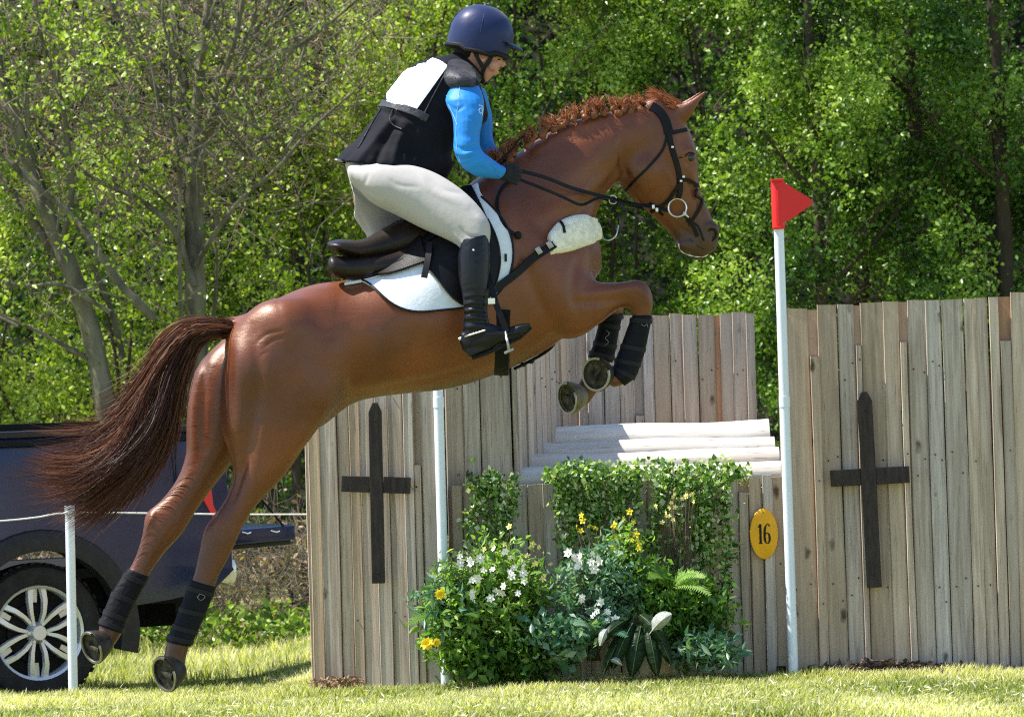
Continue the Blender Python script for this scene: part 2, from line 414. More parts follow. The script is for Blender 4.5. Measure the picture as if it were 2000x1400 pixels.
M['sole'] = mat('hoof_sole', (.018, .016, .013), .8, var=.5, vscale=40, bump=.6, col2=(.08, .07, .045))
M['steel'] = mat('steel', (.62, .62, .62), .28, metal=1)
M['steeldull'] = mat('worn_steel', (.33, .32, .31), .42, metal=1)
M['leather'] = mat('black_leather', (.006, .0055, .006), .45, spec=.18, coat=.0, var=.3, vscale=20, bump=.12, bscale=220)
M['brownleather'] = mat('brown_leather', (.013, .007, .005), .40, spec=.3, coat=.05, var=.4, vscale=9, bump=.15, bscale=180)
M['boot'] = mat('boot_leather', (.005, .0055, .008), .36, spec=.28, coat=.03, var=.3, vscale=10, bump=.25, bscale=25, stretch=(1, 1, 2))
M['neoprene'] = mat('boot_neoprene', (.005, .0055, .0075), .6, spec=.15, var=.4, vscale=25, bump=.35, bscale=60)
M['pad'] = mat('pad_cloth', (.74, .77, .82), .85, var=.06, vscale=20, bump=.12, bscale=90, sheen=.3)
M['piping'] = mat('black_piping', (.01, .01, .012), .5)
M['fleece'] = mat('sheepskin', (.84, .79, .66), .95, var=.18, vscale=40, bump=1.0, bscale=110, sheen=.6)
M['breeches'] = mat('breeches_cloth', (.41, .385, .365), .8, var=.07, vscale=4, bump=.25, bscale=14, sheen=.1)
M['vest'] = mat('vest_cloth', (.0055, .006, .010), .75, spec=.12, var=.35, vscale=7, bump=.6, bscale=14, sheen=.03)
M['vestgrey'] = mat('vest_shoulder_cloth', (.030, .030, .038), .5, var=.4, vscale=30, bump=.7, bscale=30, sheen=.1)
M['bib'] = mat('white_panel_cloth', (.80, .84, .86), .7, var=.05, bump=.3, bscale=18)
M['blue'] = mat('blue_shirt_cloth', (.008, .20, .60), .55, spec=.35, var=.12, vscale=6, bump=.4, bscale=16, sheen=.05)
M['seam'] = mat('pale_seam', (.30, .52, .80), .6)
M['silk'] = mat('helmet_silk', (.008, .017, .075), .48, var=.15, vscale=5, bump=.25, bscale=20, sheen=.1, coat=.1)
M['black'] = mat('black_webbing', (.010, .010, .011), .6)
M['white'] = mat('white_plastic', (.80, .82, .84), .3)
M['skin'] = mat('skin', (.52, .245, .18), .5, var=.12, vscale=20)
M['hair'] = mat('dark_brown_hair', (.020, .012, .008), .5, bump=.8, bscale=120, stretch=(1, 1, 5))
M['glove'] = mat('glove_cloth', (.010, .011, .015), .6, var=.3, bump=.4, bscale=80, sheen=.05)
M['eye'] = mat('eye_wet', (.008, .006, .005), .08, coat=1)
M['nostril'] = mat('nostril_skin', (.012, .008, .008), .6)
# ------------------------------------------------------------ horse
def yh(x): return (x - 850) / 450 * .30
def with_y(st, off, dy=None):
    return [(a, b, c, d, w_, yh((a + c) / 2) + off) for (a, b, c, d, w_) in st]
NH = [(620, 610, 455, 650, .10), (655, 720, 432, 715, .13), (650, 790, 426, 775, .125), (625, 840, 429, 830, .115), (590, 885, 446, 885, .10), (553, 932, 454, 928, .082),
      (512, 975, 441, 972, .062), (482, 1014, 414, 1010, .052), (465, 1050, 398, 1034, .05), (448, 1086, 389, 1074, .042), (430, 1120, 382, 1106, .034),
      (420, 1145, 375, 1132, .031), (398, 1200, 353, 1190, .030), (380, 1240, 338, 1228, .034), (370, 1262, 326, 1252, .040), (364, 1282, 322, 1272, .036), (362, 1300, 316, 1288, .038)]
FH = [(560, 650, 450, 650, .09), (520, 730, 392, 705, .105), (505, 800, 370, 765, .105), (490, 860, 364, 835, .10), (456, 902, 362, 890, .083), (416, 952, 344, 938, .064),
      (382, 1000, 313, 978, .052), (356, 1042, 285, 1003, .047), (328, 1072, 278, 1042, .042), (306, 1100, 266, 1082, .034),
      (290, 1125, 252, 1110, .030), (262, 1175, 220, 1160, .029), (244, 1215, 203, 1200, .034), (238, 1236, 194, 1220, .039), (226, 1256, 190, 1240, .036), (214, 1272, 180, 1258, .036)]
NF = [(1040, 430, 990, 600, .09), (1105, 490, 1050, 650, .10), (1140, 528, 1092, 662, .092), (1165, 548, 1130, 660, .078), (1195, 551, 1168, 636, .062), (1222, 548, 1198, 612, .052),
      (1246, 545, 1216, 602, .048), (1264, 552, 1222, 602, .046), (1275, 572, 1228, 606, .044), (1278, 594, 1234, 612, .040), (1272, 616, 1237, 616, .033),
      (1266, 645, 1228, 640, .029), (1256, 690, 1213, 682, .028), (1248, 712, 1204, 704, .034), (1240, 734, 1200, 718, .037), (1218, 752, 1192, 724, .033), (1200, 758, 1184, 724, .036)]
FF = [(1130, 545, 1110, 650, .07), (1175, 560, 1150, 640, .058), (1205, 575, 1175, 630, .048), (1222, 592, 1178, 622, .044), (1216, 612, 1180, 622, .036),
      (1208, 640, 1172, 634, .029), (1200, 684, 1160, 676, .028), (1194, 708, 1150, 698, .034), (1186, 735, 1144, 720, .037), (1168, 765, 1130, 742, .034), (1150, 790, 1126, 752, .036)]
TORSO = [(470, 630, 446, 730, .15), (500, 608, 470, 820, .24), (555, 574, 540, 868, .285), (620, 551, 628, 836, .285), (682, 545, 690, 788, .27), (750, 520, 775, 772, .295),
         (815, 470, 862, 764, .305), (868, 410, 940, 744, .295), (915, 356, 1010, 716, .265), (975, 325, 1075, 684, .235), (1040, 350, 1112, 650, .215), (1105, 410, 1142, 600, .18), (1146, 450, 1160, 545, .11)]
NECK = [(945, 330, 1085, 580, .16), (1000, 300, 1148, 490, .145), (1052, 264, 1164, 435, .122), (1105, 236, 1176, 400, .105), (1158, 219, 1190, 374, .095), (1212, 213, 1208, 356, .09), (1262, 205, 1222, 345, .082)]
HEAD = [(1302, 196, 1225, 245, .062), (1332, 226, 1208, 322, .078), (1351, 264, 1212, 366, .088), (1363, 303, 1230, 388, .086), (1365, 345, 1252, 404, .074), (1372, 385, 1274, 424, .058),
        (1386, 414, 1294, 442, .050), (1397, 440, 1312, 462, .050), (1404, 462, 1322, 482, .051), (1399, 486, 1336, 496, .042), (1378, 501, 1352, 503, .026)]
NHo, FHo, NFo, FFo = -.14, .17, -.15, .15
bm = bmesh.new()
loft(bm, with_y(TORSO, 0), 28, 4); loft(bm, with_y(NECK, 0), 20, 4); loft(bm, with_y(HEAD, 0), 20, 4)
loft(bm, with_y(NH, NHo), 20, 3); loft(bm, with_y(FH, FHo), 20, 3); loft(bm, with_y(NF, NFo), 18, 3); loft(bm, with_y(FF, FFo), 18, 3)
def blob(x, y, Y, rx, ry, rw, a=0):
    sph(bm, P(x, y, Y), (rx / 450, rw, ry / 450), 16, Matrix.Rotation(R(a), 3, 'Y'))
blob(1256, 332, yh(1256), 48, 54, .098)                       # jowl
blob(1345, 300, yh(1345) - .062, 17, 13, .028, 20)             # brow
blob(1345, 322, yh(1345) - .055, 20, 16, .024, 20)
blob(1392, 452, yh(1390) - .035, 15, 20, .024)                 # nostril rim
blob(1345, 478, yh(1340), 26, 20, .042)                        # lips
blob(560, 640, yh(560) - .14, 80, 55, .15, 25)                 # croup muscle
blob(600, 760, yh(600) - .17, 62, 75, .115, 0)                 # stifle
blob(1040, 520, yh(1040) - .135, 60, 105, .105, -25)           # shoulder
blob(1090, 590, yh(1090) - .165, 45, 55, .085, -20)            # triceps
blob(1120, 500, yh(1120) - .09, 42, 62, .10)                   # breast
blob(1138, 530, yh(1138) - .07, 24, 42, .085)
blob(440, 1010 + 18, yh(430) + NHo, 30, 24, .035, 60)
tube(bm, [P(490, 630, yh(490)), P(450, 638, yh(450)), P(405, 645, yh(400))], [.055, .045, .03], 12)   # dock
for off, sx in ((-.055, 0), (.055, -8)):
    Y = yh(1325) + off
    loft(bm, [(1306 + sx, 204, 1334 + sx, 244, .022, Y), (1330 + sx, 202, 1346 + sx, 234, .024, Y - .004), (1350 + sx, 194, 1358 + sx, 214, .019, Y - .006), (1366 + sx, 184, 1369 + sx, 196, .011, Y - .004), (1378 + sx, 176, 1379 + sx, 182, .006, Y)], 12, 3)
hme = remesh(bm, .0085, 5, .6)
def wbody(x, y, co):
    k = S_((1215 - x) / 50) * S_((925 - y) / 70) * S_((x - 440) / 30)
    leg = (x > 1165) & (y > 520); k = np.where(leg, .12, k); k = np.where((x > 1100) & (y > 640), .1, k); return k
relax_mesh(hme, wbody, 110)
def whead(x, y, co): return S_((x - 1200) / 40) * S_((440 - y) / 60) * S_((1330 - x) / 30) * .6
relax_mesh(hme, whead, 30)
STR = [
 ([(978, 335), (1030, 420), (1085, 468), (1140, 480)], -.009, 16), ([(985, 350), (1025, 440), (1065, 520), (1090, 580)], .008, 22), ([(1010, 400), (1020, 480), (1045, 570), (1085, 640)], -.008, 12),
 ([(1130, 500), (1118, 560), (1128, 610)], -.007, 10), ([(1060, 690), (1085, 655), (1090, 620)], -.008, 9), ([(1095, 440), (1150, 400), (1195, 350), (1225, 300)], -.007, 9), ([(1000, 320), (1080, 285), (1160, 255), (1240, 238)], -.005, 12),
 ([(1040, 380), (1110, 340), (1180, 300)], .006, 22), ([(1060, 420), (1120, 385), (1180, 345)], .005, 12),
 ([(660, 822), (690, 760), (690, 690), (670, 630)], -.012, 22), ([(640, 800), (650, 730), (640, 660)], .010, 26), ([(492, 640), (505, 740), (492, 840), (474, 920)], -.010, 13), ([(462, 660), (466, 760), (462, 850)], .008, 14),
 ([(500, 668), (522, 652), (550, 646)], -.004, 3.5), ([(512, 682), (534, 664), (560, 656)], -.004, 3.5), ([(508, 696), (524, 684)], -.003, 3), ([(545, 600), (600, 590), (660, 600)], .008, 26),
 ([(560, 640), (590, 720), (600, 800)], .008, 24), ([(585, 870), (545, 925), (500, 980)], -.006, 9), ([(478, 900), (464, 950), (450, 990)], -.009, 8), ([(600, 830), (560, 900)], .007, 14),
 ([(750, 640), (735, 720), (740, 770)], .005, 14), ([(790, 640), (780, 710), (790, 765)], .005, 12), ([(835, 640), (828, 700), (840, 755)], .004, 12), ([(700, 770), (780, 752), (860, 735), (930, 715)], -.005, 9),
 ([(700, 560), (760, 600), (880, 640), (1000, 640)], .006, 26), ([(1120, 590), (1170, 590), (1225, 582)], -.006, 8), ([(1150, 570), (1200, 566), (1240, 560)], .005, 8), ([(1238, 560), (1262, 575), (1266, 598)], .004, 6), ([(1150, 640), (1190, 612)], .004, 6),
 ([(1216, 262), (1214, 310), (1228, 352), (1256, 382)], -.008, 7), ([(1300, 330), (1318, 365), (1335, 395)], .005, 6), ([(1330, 262), (1338, 284)], -.006, 9), ([(1336, 330), (1356, 380), (1376, 430)], -.005, 6), ([(1352, 330), (1362, 370), (1382, 420)], .004, 6),
 ([(1334, 312), (1346, 322), (1362, 318)], -.004, 4), ([(1332, 300), (1346, 292), (1362, 296)], .005, 4), ([(1320, 440), (1345, 455), (1360, 470)], -.004, 6), ([(1290, 300), (1310, 330), (1305, 360)], -.004, 10), ([(1376, 446), (1388, 440), (1399, 448)], .006, 5), ([(1383, 458), (1391, 452), (1396, 460), (1390, 470)], -.008, 4.5),
 ([(1262, 620), (1252, 680), (1240, 712)], .003, 5), ([(432, 1000), (424, 1030)], .006, 6), ([(452, 1010), (440, 1080), (412, 1150)], -.004, 5), ([(300, 1000), (292, 1030)], .006, 6), ([(345, 1020), (310, 1075), (285, 1120)], -.003, 5),
 ([(385, 720), (378, 800), (380, 880)], .008, 12), ([(402, 700), (396, 800), (400, 880)], -.006, 8)]
sculpt(hme, [(p_, a_ * (1.15 if w_ > 5 else 1.0), w_) for p_, a_, w_ in STR])
# coat tone: dark muzzle and lower legs
mz = P(1372, 490, yh(1372)); 
dk = np.zeros(len(hme.vertices), np.float32)
cannons = [P(350, 1225, yh(350) + NHo), P(225, 1200, yh(225) + FHo)]
for i, v in enumerate(hme.vertices):
    d = (v.co - mz).length; k = 1 - sstep((d - .085) / .15)
    z = v.co.z
    if v.co.x < -1.05: k = max(k, .62 * (1 - sstep((z - .25) / .85)))
    dk[i] = .85 * k if d < .25 else k
hme.attributes.new('dark', 'FLOAT', 'POINT').data.foreach_set('value', dk)
HB = P(800, 1365, 0)
horse = thing('horse', 'chestnut horse in mid-leap over the planked jump, with a plaited mane and flying tail', 'horse', (HB.x, 0, gz(HB.x, 0)))
HV = bvh_of(hme)
obj('body', hme.copy(), M['coat'], horse, ang=None)
# eye, nostril
b_ = bmesh.new(); p, n_ = hit(HV, 1350, 308, -.003); sph(b_, p, (.020, .013, .017), 16); obj('eye', b_, M['eye'], horse)
b_ = bmesh.new(); pts, nr = project(HV, [(1383, 452), (1392, 446), (1399, 452), (1398, 464), (1390, 472)], .0005, step=3); tube(b_, pts, [.002, .005, .006, .005, .002][:len(pts)] if len(pts) == 5 else [.002 + .005 * math.sin(math.pi * i / (len(pts) - 1)) for i in range(len(pts))], 8); obj('nostril', b_, M['nostril'], horse)
b_ = bmesh.new(); pts, nr = project(HV, [(1348, 468), (1362, 480), (1376, 488), (1394, 484)], 0, step=4); tube(b_, pts, .0016, 6); obj('mouth_line', b_, M['nostril'], horse)
b_ = bmesh.new(); pts, nr = project(HV, [(1338, 306), (1346, 298), (1356, 300), (1363, 309)], .001, step=3); tube(b_, pts, .0035, 6); obj('eyelid', b_, M['nostril'], horse)
# hooves with shoes
def hoof(c, nrm, r, Y, mt, length=.085, pale=False):
    n = Vector(nrm).normalized(); c = P(c[0], c[1], Y)
    up = (-n).orthogonal().normalized(); side = n.cross(up)
    bm = bmesh.new(); rings = []
    for f, rr in ((0, 1), (.02, 1.01), (.4, .88), (.8, .68), (1.0, .52)):
        rings.append([c - n * length * f + (up * math.cos(t) + side * math.sin(t)) * r * rr for t in [2 * math.pi * i / 24 for i in range(24)]])
    V = skin_rings(bm, rings, False)
    bm.faces.new(V[-1])
    rim = [c - n * .004 + (up * math.cos(t) + side * math.sin(t)) * r * .80 for t in [2 * math.pi * i / 24 for i in range(24)]]
    rr_ = [bm.verts.new(q) for q in rim]
    for i in range(24): bm.faces.new((V[0][i], rr_[i], rr_[(i + 1) % 24], V[0][(i + 1) % 24]))
    bmesh.ops.recalc_face_normals(bm, faces=bm.faces)
    h = obj('hoof', bm, mt, horse)
    bm = bmesh.new()
    rg = [[c - n * z_ + (up * math.cos(t) + side * math.sin(t)) * r * q for t in [2 * math.pi * i / 24 for i in range(24)]] for q, z_ in ((.88, -.0), (.82, .008), (.4, .011))]
    V = skin_rings(bm, rg, False); bm.faces.new(V[-1]); bmesh.ops.recalc_face_normals(bm, faces=bm.faces)
    # frog wedge
    fd = (side * .3 + up).normalized()
    tube(bm, [c - n * .013 - fd * r * .55, c - n * .004, c - n * .008 + fd * r * .45], [r * .24, r * .14, r * .04], 8)
    obj('sole', bm, M['sole'], h)
    bm = bmesh.new(); rings = []
    hd = Vector((.8, 0, .6)); hd = (hd - n * hd.dot(n)).normalized()       # the open heel of the shoe
    a0 = math.atan2(hd.dot(side), hd.dot(up))
    for i in range(33):
        t = a0 + R(28) + (2 * math.pi - R(56)) * i / 32; q = up * math.cos(t) + side * math.sin(t)
        rings.append([c + q * r * .84 + n * .001, c + q * r * .98 + n * .001, c + q * r * .97 + n * .007, c + q * r * .85 + n * .007])
    skin_rings(bm, rings); bmesh.ops.recalc_face_normals(bm, faces=bm.faces)
    obj('horseshoe', bm, M['steeldull'], h)
hoof((322, 1316), (-.72, -.62, -.22), .080, yh(330) + NHo - .03, M['hoof'])
hoof((180, 1264), (-.75, -.60, -.30), .075, yh(190) + FHo - .03, M['hoof'])
hoof((1165, 731), (-.58, -.80, -.05), .076, yh(1165) + NFo - .05, M['hoof'], .075)
hoof((1109, 777), (-.80, -.55, -.12), .074, yh(1120) + FFo - .04, M['hoofp'])
# tail
def strands(guides, n, r0, seg=14, spread=.05, tipvar=.25, name='tail', wild=.06, tipw=.25):
    """guides: world polylines; hair lies between neighbouring guides; flat tapering strands"""
    G = np.array([[list(p) for p in crom(g, 4)] for g in guides]); ng, m, _ = G.shape
    Vs = []; rn = []
    cl_u = rng.random(60) * (ng - 1); cl_o = rng.normal(size=(60, 3)) * wild; cl_c = rng.random(60)
    for i in range(n):
        ci = rng.integers(60); u = float(np.clip(cl_u[ci] + rng.normal() * .16, 0, ng - 1.001)) if name == 'tail' else rng.random() * (ng - 1); a = int(u); f = u - a; a2 = min(a + 1, ng - 1)
        L = 1 - tipvar * rng.random()
        off = rng.normal(size=3) * spread * np.array([.5, 1, .5]); off2 = (cl_o[ci] * 1.1 + rng.normal(size=3) * wild * .45) if name == 'tail' else rng.normal(size=3) * wild
        wb = rng.random() * 6; wf = 6 + 6 * rng.random(); tt = np.linspace(0, L, seg) * (m - 1)
        c = np.stack([np.interp(tt, np.arange(m), G[a][:, k] * (1 - f) + G[a2][:, k] * f) for k in range(3)], 1)
        s = np.linspace(0, 1, seg)[:, None]
        c = c + off * np.minimum(1, s * 4 + .15) + off2 * s ** 2 + .006 * np.sin(wb + wf * s) * rng.normal(size=3) + (cl_o[ci][None, ::-1] * .22 * np.sin(cl_c[ci] * 9 + 9 * s) * s if name == 'tail' else 0)
        w_ = r0 * (1 - (1 - tipw) * s ** 1.5) * (.6 + .8 * rng.random()); w_[-1] *= .1
        d = np.gradient(c, axis=0); d /= np.linalg.norm(d, axis=1)[:, None] + 1e-9
        nn = rng.normal(size=3) + np.array([0, -1.2, .4]); sd = np.cross(d, nn); sd /= np.linalg.norm(sd, axis=1)[:, None] + 1e-9
        Vs.append(np.stack([c + sd * w_, c - sd * w_], 1).reshape(-1, 3)); rn.append(np.clip(.75 * cl_c[ci] ** 1.3 + .25 * rng.random(), 0, 1) if name == 'tail' else rng.random())
    faces = [(2 * j, 2 * j + 1, 2 * j + 3, 2 * j + 2) for j in range(seg - 1)]
    return np_mesh(name, np.concatenate(Vs), seg * 2, faces, np.array(rn))
def g3(l, off=0): return [P(x, y, yh(440) + off + (440 - x) / 450 * -.12) for x, y in l]
tg = [g3([(468, 634), (430, 630), (376, 636), (325, 680), (290, 745), (262, 800), (200, 860), (110, 880), (62, 888)], -.02),
      g3([(468, 640), (430, 636), (372, 645), (322, 700), (290, 775), (258, 845), (205, 900), (135, 915), (75, 900)], -.05),
      g3([(468, 645), (430, 641), (374, 654), (328, 720), (300, 800), (262, 872), (205, 930), (138, 945), (100, 940)], -.06),
      g3([(468, 650), (430, 646), (376, 662), (336, 738), (308, 822), (270, 892), (212, 948), (158, 980), (128, 990)], -.05),
      g3([(468, 653), (430, 650), (380, 668), (348, 748), (322, 832), (288, 895), (238, 945), (180, 985), (145, 1000)], -.02)]
tl = obj('tail', strands(tg, 5200, .0021, 16, .016, .42, wild=.065), M['tail'], horse, ang=None)
b_ = bmesh.new()
loft(b_, [(478, 622, 470, 668, .05, yh(470) - .02), (420, 627, 425, 662, .04, yh(440) - .03), (378, 638, 386, 668, .03, yh(440) - .06), (334, 690, 352, 735, .04, yh(440) - .07), (304, 765, 334, 805, .04, yh(440) - .08), (280, 835, 308, 868, .035, yh(440) - .09), (240, 885, 275, 930, .03, yh(440) - .1), (170, 915, 200, 955, .018, yh(440) - .11)], 12, 3)
co = remesh(b_, .012, 2); a = co.attributes.new('rnd', 'FLOAT', 'FACE'); a.data.foreach_set('value', np.full(len(co.polygons), .25, np.float32))
obj('tail_core', co, M['tail'], tl, ang=None)
# mane plaits
crest = crom([(958, 312), (1000, 296), (1050, 262), (1105, 233), (1158, 215), (1212, 209), (1252, 202)], 12)
for i in range(17):
    c = crest[int(2 + i * (len(crest) - 4) / 16)]; x, y = c[0] + random.uniform(-3, 3), c[1] + random.uniform(-3, 2)
    Y = yh(x) - .02 + random.uniform(-.01, .01); b_ = bmesh.new(); s = random.uniform(.8, 1.15)
    for j in range(3):
        sph(b_, P(x + random.uniform(-7, 7), y + (-4 + 8 * j) * s, Y - .012 * j), (.019 * s, .015 * s, .016 * s), 10, Matrix.Rotation(random.uniform(-.6, .6), 3, 'Y'))
    me = remesh(b_, .005, 1); a = me.attributes.new('rnd', 'FLOAT', 'FACE'); a.data.foreach_set('value', rng.random(len(me.polygons)).astype(np.float32) * .5 + .2)
    pl = obj('mane_plait', me, M['mane'], horse, ang=None)
    base = P(x, y + 4, Y); gs = []
    for q in range(4):
        dx = random.uniform(-.05, .02); dz = random.uniform(.02, .055)
        gs.append([base, base + Vector((dx * .4, random.uniform(-.02, .02), dz * .7)), base + Vector((dx, random.uniform(-.03, .03), dz))])
    obj('wisp', strands(gs, 130, .0016, 6, .014, .5, 'wisp', .015), M['mane'], pl, ang=None)
gs = [[P(1345, 222, yh(1330) - .03), P(1310, 205, yh(1310) - .04), P(1280, 190, yh(1290) - .02), P(1262, 186, yh(1280))],
      [P(1345, 212, yh(1330)), P(1310, 196, yh(1310)), P(1285, 184, yh(1290)), P(1268, 182, yh(1280))],
      [P(1340, 225, yh(1330) - .05), P(1312, 214, yh(1310) - .06), P(1290, 205, yh(1290) - .04), P(1275, 200, yh(1280) - .02)]]
obj('forelock', strands(gs, 420, .0022, 8, .012, .3, 'forelock', .02), M['mane'], horse, ang=None)

# ------------------------------------------------------------ leg boots
def leg_boot(src, i0, i1, off, label, grow=1.14, extra=None, cuff=None):
    st = [np.array(s, float) for s in with_y(src, off)]; st = [st[k] for k in range(i0, i1 + 1)]
    out = []
    for s in st:
        c = (s[:2] + s[2:4]) / 2; s = s.copy(); s[:2] = c + (s[:2] - c) * grow; s[2:4] = c + (s[2:4] - c) * grow; s[4] = s[4] * grow + .003; out.append(s)
    bm = bmesh.new(); loft(bm, out, 20, 5, False, .92); me = remesh(bm, .005, 3)
    c = P((out[-1][0] + out[-1][2]) / 2, (out[-1][1] + out[-1][3]) / 2, out[-1][5])
    t = thing('leg_boot', label, 'leg boot', c, 0, 'protective boots on the horse\'s four legs')
    bv = bvh_of(me); obj('shell', me, M['neoprene'], t, ang=None)
    n = len(out); full = crom(out, 6)
    for f in (.12, .38, .62, .86):
        s = full[int(f * (len(full) - 1))]
        pts, nr = wrap(bv, s[:2], s[2:4], s[5], .003, 24, .2, 1); bm = bmesh.new(); ribbon(bm, pts, nr, .022, .004, True)
        obj('strap', bm, M['black'], t)
    return t, full, bv
t1_, f1_, v1_ = leg_boot(NH, 11, 14, NHo, 'black leg boot on the near hind leg, lowest of the four')
t2_, f2_, v2_ = leg_boot(FH, 10, 13, FHo, 'black leg boot on the far hind leg, hanging before the grey wheel arch')
t3_, f3_, v3_ = leg_boot(NF, 10, 15, NFo, 'black leg boot on the near foreleg, below the bent knee')
t4_, f4_, v4_ = leg_boot(FF, 4, 7, FFo, 'black leg boot on the far foreleg, partly behind the round hoof')
for t_, bv_, px in ((t1_, v1_, [(385, 1165), (392, 1172), (400, 1164), (390, 1160), (386, 1166)]), (t4_, v4_, [(1184, 645), (1190, 652), (1182, 660), (1188, 668), (1180, 676)]), (t3_, v3_, [(1252, 633), (1258, 637), (1262, 632), (1264, 640)])):
    b_ = bmesh.new(); pts, nr = project(bv_, px, .006, step=3, relax=0); tube(b_, pts, .0014, 5); obj('emblem', b_, M['steeldull'], t_)

# ------------------------------------------------------------ saddle pad, saddle, girth
c0 = P(830, 560, -.25)
pad = thing('saddle_pad', 'white saddle cloth with black piping under the dark saddle', 'saddle pad', c0)
pt_top = [(672, 546), (760, 512), (820, 462), (880, 400), (935, 362)]
pt_bot = [(690, 548), (722, 556), (745, 580), (775, 602), (815, 611), (860, 606), (912, 600), (958, 586), (990, 545), (1001, 498), (993, 452), (968, 415), (940, 388)]
bmp, edge, _ = patch(HV, pt_top, pt_bot, .016, .012, 44, 12, 0, -1, 3)
pd = obj('cloth', bmp, M['pad'], pad, ang=60); PV = None
b_ = bmesh.new(); tube(b_, [e + Vector((0, -.003, 0)) for e in edge], .0048, 6); obj('piping', b_, M['piping'], pad)
bmp, _, _ = patch(HV, pt_top, pt_bot, .016, .012, 30, 10, 0, 1, 3); obj('far_side_cloth', bmp, M['pad'], pad, ang=60)
b_ = bmesh.new(); p_, n_ = hit(HV, 984, 505, .022); box(b_, p_, (.010, .004, .034), None); obj('badge', b_, M['piping'], pad)
sad = thing('saddle', 'dark leather jumping saddle beneath the rider, with raised cantle', 'saddle', P(780, 500, 0))
def sy(x): return yh(x)
b_ = bmesh.new()
loft(b_, [(642, 472, 650, 492, .13, sy(650)), (665, 467, 668, 500, .165, sy(665)), (705, 468, 708, 512, .16, sy(700)), (748, 446, 768, 512, .13, sy(750)), (800, 418, 830, 500, .11, sy(805)), (855, 396, 888, 470, .10, sy(860)), (905, 372, 930, 430, .09, sy(900))], 20, 4)
obj('seat', remesh(b_, .007, 3), M['brownleather'], sad, ang=None)
b_ = bmesh.new()
for o_ in (-.105, .105):
    loft(b_, [(650, 500, 656, 543, .056, sy(650) + o_), (690, 500, 700, 548, .066, sy(690) + o_), (745, 495, 760, 540, .066, sy(745) + o_), (800, 480, 822, 522, .06, sy(800) + o_), (860, 440, 890, 482, .055, sy(860) + o_)], 16, 4)
obj('panel', remesh(b_, .007, 2), M['brownleather'], sad, ang=None)
bmp, edge, _ = patch(HV, [(768, 478), (830, 440), (890, 385), (925, 372)], [(800, 500), (840, 532), (880, 585), (910, 600), (938, 594), (958, 566), (972, 515), (966, 470), (950, 434)], .034, .010, 34, 12)
fl = obj('flap', bmp, M['leather'], sad, ang=60)
b_ = bmesh.new(); tube(b_, edge, .0042, 6); obj('flap_edge', b_, M['brownleather'], fl)
bmp, _, _ = patch(HV, [(768, 478), (830, 440), (890, 385), (925, 372)], [(800, 500), (840, 532), (880, 585), (910, 600), (938, 594), (958, 566), (972, 515), (966, 470), (950, 434)], .034, .010, 24, 10, 0, 1)
obj('far_side_flap', bmp, M['leather'], sad, ang=60)
bmp, _, _ = patch(HV, [(690, 512), (770, 498), (830, 470)], [(700, 548), (760, 546), (835, 518)], .040, .012, 20, 8); obj('skirt', bmp, M['leather'], sad, ang=60)
b_ = bmesh.new(); pts, nr = project(HV, [(846, 488), (840, 515), (828, 552)], .052, step=6); ribbon(b_, pts, nr, .028, .006); obj('strap_end', b_, M['leather'], sad)
pts, nr = wrap(HV, (985, 500), (972, 742), yh(970), .007, 48, .8, 2)
zl = P(985, 600, -.3).z; kk = [i for i in range(len(pts)) if pts[i].z < zl]; pts = [pts[i] for i in kk]; nr = [nr[i] for i in kk]
b_ = bmesh.new(); ribbon(b_, pts, nr, [.08 + .02 * max(0, -d.z) for d in nr], .012); obj('girth', b_, M['neoprene'], sad)
# stirrup
b_ = bmesh.new()
sl = [P(950, 520, -.30), P(962, 570, -.37), P(973, 605, -.395), P(990, 648, -.405)]; q = [Vector(p) for p in crom([list(p) for p in sl], 5)]
ribbon(b_, q, [Vector((0, -1, 0))] * len(q), .026, .006)
st_l = obj('stirrup_leather', b_, M['leather'], sad)
b_ = bmesh.new(); box(b_, P(960, 588, -.395), (.03, .006, .024)); obj('buckle', b_, M['steel'], st_l)
b_ = bmesh.new()
A_ = P(990, 650, -.40); 
ir = [A_, P(982, 662, -.44), P(980, 690, -.455), P(1006, 694, -.45)]
c1 = P(988, 648, -.40)
for oy in (-.055, .065):
    arc = [c1 + Vector((0, 0, .0)), c1 + Vector((.002, oy * .6, -.02)), c1 + Vector((.006, oy, -.045)), c1 + Vector((.010, oy * .95, -.078))]
    tube(b_, [Vector(p) for p in crom([list(p) for p in arc], 4)], .0065, 8)
box(b_, c1 + Vector((.011, .005, -.082)), (.045, .125, .012), Matrix.Rotation(R(-25), 3, 'Y'), .003)
obj('stirrup_iron', b_, M['steeldull'], sad)

# ------------------------------------------------------------ breastplate
bp_ = thing('breastplate', 'dark leather breastplate with a thick cream sheepskin pad on the chest', 'breastplate', P(1110, 470, 0))
b_ = bmesh.new(); pts, nr = project(HV, [(958, 568), (1000, 538), (1045, 500), (1085, 478)], .026, step=8); ribbon(b_, pts, nr, .036, .008); obj('strap', b_, M['leather'], bp_)
for c_ in ((1048, 492), (1065, 484)):
    b_ = bmesh.new(); p_, n_ = hit(HV, c_[0], c_[1], .034); box(b_, p_, (.024, .008, .032), Matrix.Rotation(R(-30), 3, 'Y'), .002); obj('buckle', b_, M['steeldull'], bp_)
b_ = bmesh.new()
loft(b_, [(1074, 452, 1092, 496, .04, yh(1080) - .20), (1092, 432, 1112, 492, .05, yh(1100) - .18), (1122, 420, 1138, 484, .055, yh(1125) - .15), (1148, 419, 1160, 476, .06, yh(1150) - .09), (1162, 428, 1168, 470, .06, yh(1160) - .01)], 16, 4, True, .85)
for _ in range(240):
    t = random.random(); x = 1074 + 90 * t; y = 478 - 30 * t + random.uniform(-22, 22); sph(b_, P(x, y, yh(x) - .2 + .16 * t + random.uniform(-.04, .0)), random.uniform(.008, .014), 8)
